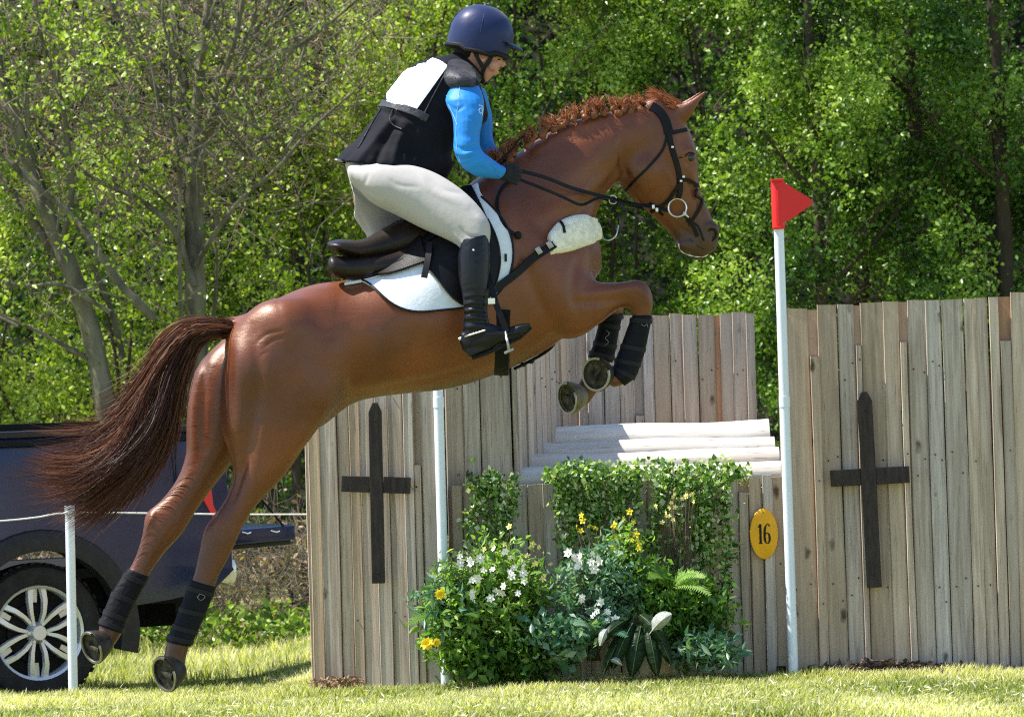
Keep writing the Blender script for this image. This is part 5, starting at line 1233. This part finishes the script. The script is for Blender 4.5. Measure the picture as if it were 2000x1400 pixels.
def crown_pts(blobs, n):
    """blobs: (px, py, Y, rx px, ry px, ry depth m) -> clustered points, denser near the shell"""
    wts = np.array([b[3] * b[4] for b in blobs], float); wts /= wts.sum(); cl = []
    ncl = max(1, n // 14); pick = rng.choice(len(blobs), ncl, p=wts)
    for i in pick:
        x, y, Y, rx, ry, rd = blobs[i]
        for _ in range(5):
            d = rng.normal(size=3); d /= np.linalg.norm(d); r = rng.random() ** .42
            q = P(x + d[0] * rx * r, y + d[2] * ry * r, Y + d[1] * rd * r)
            if noise.noise(q * 1.7) + .5 * noise.noise(q * 4.1) > .02: break
        cl.append(list(q))
    c = np.repeat(np.array(cl), 14, axis=0); return c + rng.normal(size=c.shape) * .045
def tree(name, label, cat, base, stems, Y, bark, blobs, nl, lm, lsize, ntw, twm='twigd', group=None, parts=('trunk', 'twigs', 'crown'), tl=(.25, .8), tr=.004, tleaf=0, ltw=(.45, .25), lo=0.0, hi=1.0):
    t = thing(name, label, cat, base, 0, group); b = bmesh.new(); roots = []
    for s in stems: roots += stem(b, *s)
    if stems: obj(parts[0], b, M[bark], t, ang=60)
    if ntw:
        b = bmesh.new(); rr = list(roots)
        if blobs:
            rr += [Vector(p) for p in crown_pts(blobs, 420)[::3]]
        tips = twiglets(b, rr, ntw, tl, r=tr); tag(obj(parts[1], b, M[twm], t, ang=None), kind='stuff')
    else: tips = []
    P_ = []
    if nl: P_.append(crown_pts(blobs, nl))
    if tleaf and tips: P_.append(around(tips, tleaf, .03))
    if P_:
        P_ = np.concatenate(P_); cl = np.array([noise.noise(Vector(p) * 1.6) for p in P_[::14]]); cl = np.repeat(cl, 14)[:len(P_)]
        if len(cl) < len(P_): cl = np.r_[cl, np.zeros(len(P_) - len(cl))]
        r = np.clip(.5 + .75 * cl + .2 * rng.normal(size=len(P_)), lo, hi)
        o = obj(parts[2], leaves('leaves', P_, lsize, r), M[lm], t, ang=None)
    return t
def gb(x, Y): return (P(x, 1200, Y).x, Y, gz(0, Y))
# two bare-stemmed trees on the left
S1 = [([(392, 1240), (388, 900), (384, 700), (380, 500), (378, 380), (376, 310)], 11.2, 42, 38),
      ([(376, 330), (372, 240), (352, 120), (335, 0), (325, -160)], 11.2, 24, 12, .3), ([(378, 330), (384, 220), (394, 110), (408, 0), (420, -180)], 11.2, 26, 14), ([(378, 330), (408, 240), (430, 160), (455, 90), (478, -20), (500, -180)], 11.2, 18, 8, -.3),
      ([(376, 330), (340, 230), (300, 170), (262, 100), (215, 0), (170, -120)], 11.2, 17, 7, .2), ([(378, 300), (432, 200), (470, 120), (520, 20), (560, -100)], 11.2, 14, 6), ([(380, 360), (420, 240), (500, 130), (600, 80), (720, -20)], 11.2, 12, 5, -.4),
      ([(376, 300), (356, 210), (300, 100), (240, 60), (150, 30)], 11.2, 9, 4, .4), ([(382, 520), (410, 470), (470, 390), (540, 330), (600, 260), (690, 180)], 11.1, 11, 4, -.5), ([(380, 560), (340, 450), (280, 395), (250, 380), (170, 340), (70, 250)], 11.1, 14, 6, .0),
      ([(360, 700), (352, 560), (350, 420), (352, 330), (335, 220), (330, 60)], 11.0, 9, 5), ([(400, 700), (422, 560), (420, 440), (400, 330), (420, 200), (440, 100)], 11.4, 8, 4), ([(380, 450), (300, 372), (230, 330), (200, 300)], 11.2, 6, 3)]
for i in range(46):
    x0 = random.uniform(300, 600); y0 = random.uniform(60, 330); a = random.uniform(-1.3, 1.3); l = random.uniform(120, 260); k = random.uniform(-.6, .6)
    S1.append(([(x0, y0), (x0 + l * .5 * math.sin(a), y0 - l * .5 * math.cos(a)), (x0 + l * math.sin(a + k), y0 - l * math.cos(a + k))], 11.2 + random.uniform(-.4, .5), random.uniform(4, 8), 2, 0, 5))
tree('ash_tree', 'grey-barked tree with a straight trunk fanning into many bare limbs, left of the rider', 'tree', gb(390, 12), S1, 12, 'bark', [(300, 60, 12, 260, 240, .9), (520, 120, 12, 200, 200, .8), (230, 350, 12.2, 180, 170, .7), (470, 420, 12.2, 150, 150, .6)], 1500, 'leafy', .036, 420, 'twig', tleaf=1, lo=.1)
S2 = [([(215, 1240), (215, 900), (190, 700), (150, 560), (118, 480), (85, 400), (62, 330), (25, 230), (0, 150), (-40, 20)], 11.0, 44, 24), ([(150, 560), (70, 440), (20, 370), (-60, 300), (-160, 250)], 11, 20, 10, .2), ([(118, 480), (140, 380), (126, 230), (112, 170), (80, 70), (60, -60)], 11, 13, 7, -.2),
      ([(240, 700), (215, 600), (150, 440), (138, 330), (120, 220), (112, 100), (118, -20)], 11.2, 12, 6), ([(300, 620), (240, 560), (196, 500), (150, 430), (90, 380), (0, 300), (-80, 240)], 10.8, 18, 10), ([(215, 610), (120, 556), (60, 560), (0, 552), (-80, 548)], 10.7, 9, 7), ([(80, 400), (55, 260), (60, 120), (100, -20)], 11, 12, 6), ([(170, 700), (60, 640), (-40, 600)], 11, 10, 5)]
for i in range(30):
    x0 = random.uniform(-60, 280); y0 = random.uniform(60, 640); a = random.uniform(-1.5, 1.5); l = random.uniform(100, 260); k = random.uniform(-.6, .6)
    S2.append(([(x0, y0), (x0 + l * .5 * math.sin(a), y0 - l * .5 * math.cos(a)), (x0 + l * math.sin(a + k), y0 - l * math.cos(a + k))], 11 + random.uniform(-.5, .5), random.uniform(3, 7), 2, 0, 5))
tree('ash_tree', 'leaning tree at the far left with crossing grey-green limbs', 'tree', gb(215, 11), S2, 11, 'bark', [(60, 100, 11, 240, 240, .9), (120, 330, 11.3, 220, 170, .7), (0, 480, 11, 180, 150, .6)], 4600, 'leafy', .040, 240, 'twig', tleaf=1, lo=.1)
# hedge shrubs
SH = [('sunlit yellow-green shrub low behind the pickup at the far left', -120, 660, 13.4, 380, 300, 'leafy', 10000), ('twiggy yellow-green shrub above the horse\'s tail', 250, 690, 13.8, 330, 260, 'leafy', 12000),
      ('bright shrub between the grey trunk and the saddle', 560, 500, 13.6, 260, 420, 'leafy', 16000), ('shrub of fresh leaves high behind the rider\'s back', 640, 130, 14.6, 300, 300, 'leafy', 6500),
      ('tall bright green shrub behind the rider\'s helmet', 960, 140, 13.8, 330, 420, 'leafy', 26000), ('leafy green shrub behind the horse\'s face', 1310, 330, 14.0, 340, 520, 'leafm', 34000),
      ('high loose-leaved shrub between the horse\'s ear and the flag', 1440, 60, 14.2, 330, 330, 'leafm', 20000)]
for lb, x, y, Y, rx, ry, lm, n in SH:
    bl = []
    for i in range(16):
        a = random.random() * 6.28; r = math.sqrt(random.random()) * .8; bl.append((x + rx * r * math.cos(a), y + ry * r * math.sin(a), Y + random.uniform(-.5, .7), rx * random.uniform(.28, .5), ry * random.uniform(.25, .45), random.uniform(.3, .6)))
    st = []
    for i in range(5):
        xx = x + random.uniform(-.5, .5) * rx; st.append(([(x + random.uniform(-60, 60), 1230), (xx, 900), (xx + random.uniform(-60, 60), y + 50), (xx + random.uniform(-120, 120), y - ry * .8)], Y + random.uniform(-.2, .3), random.uniform(10, 20), 3))
    tree('shrub', lb, 'shrub', gb(x, Y), st, Y, 'barkdark', bl, n, lm, .036, 130, 'twig' if x < 700 else 'twigd', 'shrubs of the hedge', parts=('branch', 'twigs', 'foliage'), tr=.005)
# dark trees on the right
TR = [('dark-trunked tree above the red flag', 1600, 12.6, 30, 230, 12000), ('tall dark tree with a thick straight trunk right of the flag', 1795, 13.0, 36, 300, 17000), ('dark tree at the far right edge over the board wall', 1960, 12.8, 40, 260, 15000)]
for k, (lb, x, Y, w_, rx, n) in enumerate(TR):
    st = [([(x + 14, 1230), (x + 10, 800), (x, 450), (x - 14, 150), (x - 30, -150)], Y, w_, w_ * .55)]
    for i in range(7):
        y0 = random.uniform(150, 750); s = random.choice((-1, 1)); l = random.uniform(120, 300); st.append(([(x, y0), (x + s * l * .4, y0 - l * .35), (x + s * l * .8, y0 - l * .9)], Y + random.uniform(-.2, .2), random.uniform(8, 16), 3, random.uniform(-.5, .5)))
    bl = [(x + random.uniform(-1, 1) * rx, random.uniform(-260, 760), Y + random.uniform(-.7, .9), rx * random.uniform(.25, .5), random.uniform(90, 190), random.uniform(.3, .7)) for i in range(22)]
    tree('deciduous_tree', lb, 'tree', gb(x, Y), st, Y, 'barkdark', bl, int(n * 2.6), 'leafd' if k != 0 else 'leafm', .036, 110, 'twigd', 'dark trees on the right', tr=.005)
for i, (lb, x) in enumerate((('thin dark stem left of the thick straight trunk', 1700), ('slim dark trunk leaning right near the frame\'s right edge', 1880))):
    tree('sapling', lb, 'tree', gb(x, 14.2), [([(x - 30, 1230), (x - 15, 700), (x, 300), (x + 20, -150)], 14.2, 18, 12), ([(x, 500), (x + 60, 350), (x + 90, 100)], 14.2, 8, 3)], 14.2, 'barkdark', [(x, 0, 14.4, 120, 160, .5), (x, 420, 14.4, 120, 200, .5)], 6000, 'leafd', .036, 40)
# unseen leaf mass above the picture, added to shade the right of the hedge
bl = [(x + random.uniform(-120, 120), random.uniform(-900, -250), random.uniform(11.5, 16), 260, 260, 1.2) for x in range(1150, 3400, 160)]
wv = crown_pts(bl, 13000); o = obj('shade_leaves', leaves('shade_leaves', wv, .07, np.clip(.5 + .3 * rng.normal(size=len(wv)), 0, 1)), M['leafm'], ang=None); tag(o, kind='stuff')
# wood behind
bl = [(x + random.uniform(-80, 80), y + random.uniform(-80, 80), random.uniform(15.5, 19), 150, 150, .8) for x in range(-500, 2600, 130) for y in range(-250, 1150, 150)]
wv = crown_pts(bl, 150000); cl = np.repeat([noise.noise(Vector(p) * .9) for p in wv[::14]], 14)[:len(wv)]
b_ = bmesh.new(); roots = [Vector(p) for p in wv[::120]]; twiglets(b_, roots, 520, (.6, 1.8), .6, .009); 
tw = obj('woodland_branches', b_, M['twigd'], ang=None); tag(tw, kind='stuff')
o = obj('woodland', leaves('woodland', wv, .05, np.clip(.45 + .7 * cl + .2 * rng.normal(size=len(wv)), 0, 1)), M['leafd'], ang=None); tag(o, kind='stuff')
cp = np.stack([rng.uniform(-9, 9, 26000), rng.uniform(18, 29, 26000), rng.uniform(5.7, 8.2, 26000)], 1)
o = obj('far_shade_leaves', leaves('far_shade_leaves', cp, .17, rng.random(26000), .75), M['leafd'], ang=None); tag(o, kind='stuff')  # leaf layer out of view, added to keep the hillside in shade
for nm, xa_, xb_ in (('woodland', -2600, -560), ('woodland', 2650, 4300)):
    bl = [(random.uniform(xa_, xb_), random.uniform(-400, 1150), random.uniform(12.5, 17), 210, 210, .9) for _ in range(90)]
    wv = crown_pts(bl, 34000); o = obj(nm, leaves(nm, wv, .10, rng.random(len(wv))), M['leafm'], ang=None); tag(o, kind='stuff')
# bramble thicket low behind the pickup's tailgate
b_ = bmesh.new(); rt_ = [P(random.uniform(-100, 640), random.uniform(1050, 1235), random.uniform(8.6, 10)) for _ in range(500)]
tips = twiglets(b_, rt_, 1300, (.15, .55), .25, .0038); br_ = obj('bramble_thicket', b_, M['twig'], ang=None); tag(br_, kind='stuff')
wv = around(random.sample(tips, 2600), 1, .05); o = obj('dead_leaves', leaves('dead', wv, .035, rng.random(len(wv))), M['dry'], ang=None); tag(o, kind='stuff')
wv = np.array([list(P(random.uniform(-100, 640), random.uniform(1190, 1255), random.uniform(8.2, 9.2))) for _ in range(2600)]); wv = wv + rng.normal(size=wv.shape) * .03
o = obj('nettles', leaves('nettles', wv, .045, rng.random(len(wv))), M['leafm'], ang=None); tag(o, kind='stuff')
# brown dead twigs high in the left trees
b_ = bmesh.new(); rt_ = [P(random.uniform(-60, 760), random.uniform(-40, 420), random.uniform(12.8, 14.6)) for _ in range(600)]
tips = twiglets(b_, rt_, 1500, (.3, 1.0), .2, .0055); o = obj('dead_twigs', b_, M['twig'], ang=None); tag(o, kind='stuff')
wv = around(random.sample(tips, 3000), 1, .05); o = obj('withered_leaves', leaves('dead2', wv, .035, rng.random(len(wv))), M['dry'], ang=None); tag(o, kind='stuff')

# ------------------------------------------------------------ flowers and ivy at the jump
M['ivy'] = leaf_mat('ivy_leaf', [(.025, .07, .014), (.09, .20, .03), (.26, .40, .09), (.70, .74, .50)], .3, .3)  # palest stop paints near-white leaf highlights along with pale variegation
M['fern'] = leaf_mat('fern_leaf', [(.05, .13, .025), (.17, .31, .05), (.42, .56, .18)], .4)
M['bluegreen'] = leaf_mat('blue_green_leaf', [(.05, .14, .08), (.12, .25, .15), (.30, .42, .30)], .3, .35)
M['rosemary'] = leaf_mat('grey_green_leaf', [(.10, .18, .08), (.20, .28, .14), (.34, .42, .24)], .3)
M['petalw'] = mat('white_petal', (.84, .82, .76), .6, var=.05); M['petaly'] = mat('yellow_petal', (.88, .70, .04), .6, var=.1); M['petalp'] = mat('pale_yellow_petal', (.86, .76, .25), .6, var=.1)
M['bigleaf'] = mat('broad_leaf', (.028, .060, .022), .4, var=.35, vscale=14, bump=.5, bscale=24, stretch=(1, 1, 3)); M['rib'] = mat('leaf_rib', (.07, .12, .05), .5); M['silver'] = mat('silver_leaf', (.55, .58, .53), .5, var=.15, vscale=20, bump=.5, bscale=40)
YF = 2.42
def plant(name, label, cat, px, Y): 
    p = P(px, 1320, Y); return thing(name, label, cat, (p.x, p.y, gz(p.x, p.y)), 0)
def foliage(t, pts, size, m, aspect=.62, lo=0, hi=1, name='foliage'):
    pts = np.array(pts); r = np.clip(lo + (hi - lo) * rng.random(len(pts)), 0, 1); return obj(name, leaves('leaves', pts, size, r, aspect), M[m], t, ang=None)
def in_poly(n, x0, x1, yt, yb, Y0, Y1):
    out = []
    for _ in range(n):
        x = random.uniform(x0, x1); f = (x - x0) / (x1 - x0); a, b = yt(f), yb(f); out.append(list(P(x, random.uniform(a, b), random.uniform(Y0, Y1))))
    return out
def ivy(label, x0, x1, yt, yb, n, strands_):
    t = plant('trailing_ivy', label, 'ivy', (x0 + x1) / 2, YF); t['group'] = 'ivy plants trailing over the low board front'
    b = bmesh.new(); pts = []
    for i in range(strands_):
        f = (i + random.random()) / strands_; x = x0 + (x1 - x0) * f; a, e = yt(f), yb(f) * random.uniform(.90, 1.03); q = []; k = 9
        for j in range(k):
            g = j / (k - 1); x += random.uniform(-9, 9); y = a + (e - a) * g
            q.append(P(x, y, (YF + .10 if j == 0 else YF - .02 - .035 * random.random())))
        tube(b, q, .0026, 4)
        for _ in range(int(n / strands_)):
            g = random.random() * (k - 1); j = int(g); g = g * (.55 + .45 * random.random()) if False else g; p = q[j].lerp(q[min(j + 1, k - 1)], g - j); pts.append([p.x + random.gauss(0, .017 + .012 * math.sin(g * 2.2 + i)), p.y + random.gauss(-.012, .016), p.z + random.gauss(0, .02)])
    obj('vine', b, M['twigd'], t, ang=None); foliage(t, pts, .022, 'ivy', .85)
    return t
ivy('narrow trail of ivy hanging left on the low board front', 912, 998, lambda f: 925 + 8 * f, lambda f: 1130 - 80 * abs(f - .3), 1700, 7)
ivy('broad ivy mat hanging at the middle of the low board front', 1078, 1250, lambda f: 915 - 5 * f, lambda f: 1130 - 90 * abs(f - .45) - 30 * math.sin(f * 17), 3800, 13)
ivy('long ivy curtain hanging nearest the number sign', 1284, 1430, lambda f: 905 + 20 * f, lambda f: 1190 + 20 * math.sin(f * 12), 3800, 11)
iv = plant('trailing_ivy', 'ivy spilling over the top edge onto the logs', 'ivy', 1250, YF + .15); iv['group'] = 'ivy plants trailing over the low board front'
foliage(iv, in_poly(900, 1062, 1460, lambda f: 918 - 20 * math.sin(f * 9) ** 2 - 8 * f, lambda f: 945, 2.44, 2.60), .026, 'ivy', .85)
def mound(t, cx, cy, rx, ry, Y, rd, n, size, m, aspect=.5, name='foliage', lo=0, hi=1):
    pts = []
    for _ in range(n):
        d = Vector((random.gauss(0, 1), random.gauss(0, 1), random.gauss(0, 1))).normalized(); d *= random.random() ** .4 * (.92 + .75 * noise.noise(d * 2.6 + Vector((cx * .1, 0, 0)))); pts.append(list(P(cx + d.x * rx, cy - d.z * ry, Y + d.y * rd)))
    return foliage(t, pts, size, m, aspect, lo, hi, name)
def stalks(t, cx, cy, tops, Y, r=.0025, m='twigd'):
    b = bmesh.new()
    for (x, y) in tops:
        tube(b, [P(cx + random.uniform(-15, 15), cy, Y + .02), P((cx + x) / 2 + random.uniform(-10, 10), (cy + y) / 2, Y), P(x, y, Y - .04)], [r, r, r * .6], 5)
    obj('stalk', b, M[m], t, ang=None)
def fronds(t, cx, cy, n, L, Y, m, spread=1.3, up=1.0, droop=.5, pin=16, psz=.045, name='frond'):
    c = P(cx, cy, Y)
    for i in range(n):
        a = random.uniform(-spread, spread); yy = random.uniform(-.9, .25); d = Vector((math.sin(a), yy, math.cos(a) * up)).normalized(); l = L * random.uniform(.7, 1.1)
        p = [c + d * l * f + Vector((0, 0, -droop * l * f * f)) for f in [k / 8 for k in range(9)]]; b = bmesh.new(); tube(b, p, [.003 - .0003 * k for k in range(9)], 4)
        V = []
        for k in range(pin):
            f = .15 + .85 * k / pin; q = p[min(8, int(f * 8))].lerp(p[min(8, int(f * 8) + 1)], f * 8 % 1); tt = (p[min(8, int(f * 8) + 1)] - p[int(min(7, f * 8))]).normalized(); s = tt.cross(Vector((.2, -.6, .8))).normalized()
            for sg in (-1, 1):
                le = psz * math.sin(math.pi * (.12 + .86 * f)) ** .7; e = q + s * sg * le + tt * le * .45; w_ = tt * .006
                vv = [b.verts.new(v) for v in (q - w_, e, q + w_ * 1.4)]; b.faces.new(vv)
        me = bpy.data.meshes.new(name); b.to_mesh(me); b.free(); at = me.attributes.new('rnd', 'FLOAT', 'FACE'); at.data.foreach_set('value', np.full(len(me.polygons), random.random(), np.float32)); obj(name, me, M[m], t, ang=None)
FL = {}
def flower(t, x, y, Y, r, m, petals=6, ruffle=False):
    p = P(x, y, Y); key = (m, ruffle)
    if key not in FL:
        b = bmesh.new()
        for layer in range(3 if ruffle else 1):
            for k in range(petals + layer):
                a = 2 * math.pi * k / (petals + layer) + layer; rr = 1 - .25 * layer; z = .12 + .22 * layer
                u = Vector((math.cos(a), 0, math.sin(a))); s = Vector((-math.sin(a), 0, math.cos(a))); o = Vector((0, -1, 0))
                vv = [b.verts.new(v) for v in (u * .08, u * .55 * rr + s * .30 + o * z, u * rr + o * (z + .15), u * .55 * rr - s * .30 + o * z)]; b.faces.new(vv)
        sph(b, Vector((0, -.16, 0)), (.2, .2, .2), 8); me = bpy.data.meshes.new('flower'); b.to_mesh(me); b.free(); me.materials.append(M[m]); FL[key] = me
    o = bpy.data.objects.new('flower', FL[key]); COL.objects.link(o); o.parent = t; W[o] = W[t]
    o.location = W[t].inverted() @ p; o.scale = (r,) * 3; o.rotation_euler = (random.uniform(-.6, .9), random.uniform(0, 6), random.uniform(-.8, .8)); return o
# left bushy border
t = plant('flowering_plant', 'bushy plant with yellow marigold heads at the left of the border', 'plant', 900, 2.15)
mound(t, 900, 1210, 85, 115, 2.12, .20, 2600, .045, 'fern', .45); mound(t, 870, 1180, 60, 60, 2.05, .12, 500, .055, 'bluegreen', .3)
for x, y, r in ((860, 1160, .030), (834, 1258, .036), (852, 1254, .024)): flower(t, x, y, 1.88, r, 'petaly', 9, True)
t = plant('rosemary_bush', 'grey-green needle-leaved sprigs in front of the left white pole', 'plant', 870, 2.2)
tops = [(852 + 16 * i + random.uniform(-8, 8), 1062 + random.uniform(0, 50)) for i in range(7)]; stalks(t, 880, 1250, tops, 2.1); pts = []
for x, y in tops:
    for k in range(90): f = random.random(); pts.append(list(P(x + (880 - x) * f * .6 + random.gauss(0, 6), y + (1200 - y) * f, 2.06 + random.gauss(0, .02))))
foliage(t, pts, .034, 'rosemary', .22)
t = plant('fern', 'green fern arching out at the left end of the border', 'fern', 850, 2.1); fronds(t, 885, 1215, 6, .28, 2.02, 'fern', 1.4)
t = plant('flowering_plant', 'white-flowered plant massed between two ivy trails', 'plant', 965, 2.15)
wf = [(905 + random.uniform(-10, 120), 1085 + random.uniform(-15, 85)) for _ in range(26)]; stalks(t, 965, 1300, wf, 2.1)
mound(t, 970, 1175, 88, 130, 2.14, .16, 2600, .042, 'fern', .4, lo=.3)
for x, y in wf: flower(t, x, y, 1.95 + random.uniform(-.03, .06), random.uniform(.018, .028), 'petalw')
t = plant('flowering_plant', 'pale yellow blooms beside the narrow ivy trail', 'plant', 1020, 2.25)
yf = [(1040, 1062), (1052, 1068), (1030, 1085), (1060, 1080), (995, 1028), (985, 1062), (960, 1068), (1075, 1100), (1045, 1100), (945, 1072), (1020, 1135), (1060, 1130)]; stalks(t, 1015, 1290, yf, 2.2); mound(t, 1020, 1170, 60, 90, 2.24, .12, 1100, .04, 'fern', .45)
for x, y in yf: flower(t, x, y, 2.08, random.uniform(.014, .021), 'petalp', 5)
t = plant('shrub', 'low blue-green leaved plant in the dark gap mid-border', 'plant', 1090, 2.1); mound(t, 1090, 1245, 70, 48, 2.05, .16, 750, .055, 'bluegreen', .5)
t = plant('shrub', 'dense dark foliage along the foot of the left border', 'plant', 960, 2.1); mound(t, 985, 1285, 120, 42, 2.12, .18, 1800, .05, 'ivy', .5, hi=.5)
t = plant('flowering_plant', 'white star flowers over blue-green leaves under the broad ivy', 'plant', 1150, 2.15)
wf = [(1110 + random.uniform(0, 70), 1085 + random.uniform(-8, 40)) for _ in range(12)] + [(1120 + random.uniform(0, 90), 1165 + random.uniform(0, 50)) for _ in range(9)]; stalks(t, 1160, 1290, wf, 2.1)
mound(t, 1165, 1150, 85, 105, 2.16, .16, 1900, .045, 'bluegreen', .35, lo=.2)
for x, y in wf: flower(t, x, y, 1.96, random.uniform(.016, .028), 'petalw', 6)
t = plant('flowering_plant', 'bright yellow broom-like blooms under the broad ivy', 'plant', 1230, 2.25)
yf = [(1205 + random.gauss(0, 16), 1040 + random.gauss(0, 14)) for _ in range(9)] + [(1250 + random.gauss(0, 7), 1055 + random.gauss(0, 18)) for _ in range(7)] + [(1130 + random.gauss(0, 12), 1025 + random.gauss(0, 12)) for _ in range(5)]; stalks(t, 1220, 1290, yf, 2.28)
mound(t, 1215, 1100, 60, 80, 2.26, .1, 1000, .036, 'fern', .5, lo=.3)
for x, y in yf: flower(t, x, y, 2.16, random.uniform(.013, .022), 'petaly', 5)
t = plant('flowering_plant', 'small yellow and cream blooms in the long ivy curtain', 'plant', 1330, 2.3)
yf = [(1305 + random.gauss(0, 12), 1000 + random.gauss(0, 12)) for _ in range(9)] + [(1335 + random.gauss(0, 16), 965 + random.gauss(0, 10)) for _ in range(9)]; stalks(t, 1325, 1280, yf, 2.34)
for x, y in yf: flower(t, x, y, 2.28, random.uniform(.010, .016), 'petalp', 5)
t = plant('fern', 'tall fern arching above the broad-leaved plant', 'fern', 1310, 2.2); fronds(t, 1310, 1150, 7, .26, 2.12, 'fern', 1.2, 1.2); mound(t, 1300, 1170, 85, 70, 2.2, .14, 1300, .04, 'fern', .4, hi=.6)
t = plant('fern', 'fern with pale tips left of the broad-leaved plant', 'fern', 1170, 2.05); fronds(t, 1165, 1240, 6, .24, 2.0, 'bluegreen', 1.4)
t = plant('shrub', 'variegated silver-edged plant at the right foot of the border', 'plant', 1385, 2.15); mound(t, 1385, 1272, 72, 34, 2.1, .16, 800, .05, 'bluegreen', .35, lo=.1)
t = plant('shrub', 'dark green plant filling behind the broad leaves', 'plant', 1340, 2.25); mound(t, 1345, 1200, 95, 90, 2.25, .12, 1900, .042, 'ivy', .5, hi=.55)
t = plant('broad_leaved_plant', 'plant with large drooping dark leaves and one curled silver leaf', 'plant', 1245, 1.95)
def big_leaf(x0, y0, x1, y1, wd, m, curl=.3, Y=1.93):
    a, b2 = P(x0, y0, Y + .04), P(x1, y1, Y - .05); b = bmesh.new(); d = b2 - a; s = d.cross(Vector((0, -1, .2))).normalized(); rg = []
    for i in range(9):
        f = i / 8; c = a + d * f + Vector((0, -curl * .12 * math.sin(f * math.pi), .02 * math.sin(f * 3))); w_ = wd * math.sin(math.pi * min(1, f * .93 + .05)) ** .6
        rg.append([b.verts.new(c + s * w_ * k + Vector((0, curl * .12 * k * k + .004 * math.sin(f * 20 + k * 3), 0))) for k in (-1, -.5, 0, .5, 1)])
    for i in range(8):
        for j in range(4): b.faces.new((rg[i][j], rg[i + 1][j], rg[i + 1][j + 1], rg[i][j + 1]))
    rib = [rg[i][2].co + Vector((0, -.003, 0)) for i in range(9)]; bmesh.ops.solidify(b, geom=b.faces[:], thickness=.002); lf = obj('leaf', b, M[m], t, ang=60)
    b = bmesh.new(); tube(b, rib, [.0024 - .0002 * i for i in range(9)], 5); obj('midrib', b, M['silver'] if m == 'silver' else M['rib'], lf)
for a in ((1252, 1222, 1234, 1322, .052), (1264, 1218, 1284, 1322, .042), (1236, 1216, 1196, 1308, .040), (1272, 1222, 1312, 1300, .032), (1220, 1232, 1178, 1318, .026), (1250, 1200, 1300, 1262, .034), (1226, 1208, 1166, 1262, .03)): big_leaf(*a, 'bigleaf')
big_leaf(1268, 1238, 1312, 1200, .034, 'silver', .5, 1.88); big_leaf(1188, 1225, 1172, 1262, .022, 'silver', .3, 1.9); big_leaf(1185, 1290, 1215, 1300, .018, 'silver', .3, 1.9)
# bark chips at the foot of the right wall
n = 1800; x = rng.random(n) * 1.3 + (xr0 + .05); y = 2.35 - .09 * (x - xr0) + rng.normal(size=n) * .05; kz = (.02 + .04 * np.sin((x - xr0) * 4)) * np.exp(-((y - (2.37 - .09 * (x - xr0))) / .06) ** 2)
c_ = np.stack([x, y, kz * rng.random(n) - .02], 1); o = obj('bark_chips', leaves('chips', c_, .030, rng.random(n), .5, .3, 1.5), leaf_mat('bark_chip', [(.05, .03, .02), (.12, .075, .05), (.22, .15, .10)], .05, .9), ang=None); tag(o, kind='stuff')
n = 500; x = rng.random(n) * .25 + (xl0 - .02); y = 2.45 + rng.normal(size=n) * .06; c_ = np.stack([x, y, -.02 + .04 * rng.random(n)], 1); o = obj('wood_shavings', leaves('chips2', c_, .022, rng.random(n), .5, .3, 1.5), leaf_mat('shaving', [(.2, .12, .07), (.35, .24, .15)], .05, .9), ang=None); tag(o, kind='stuff')
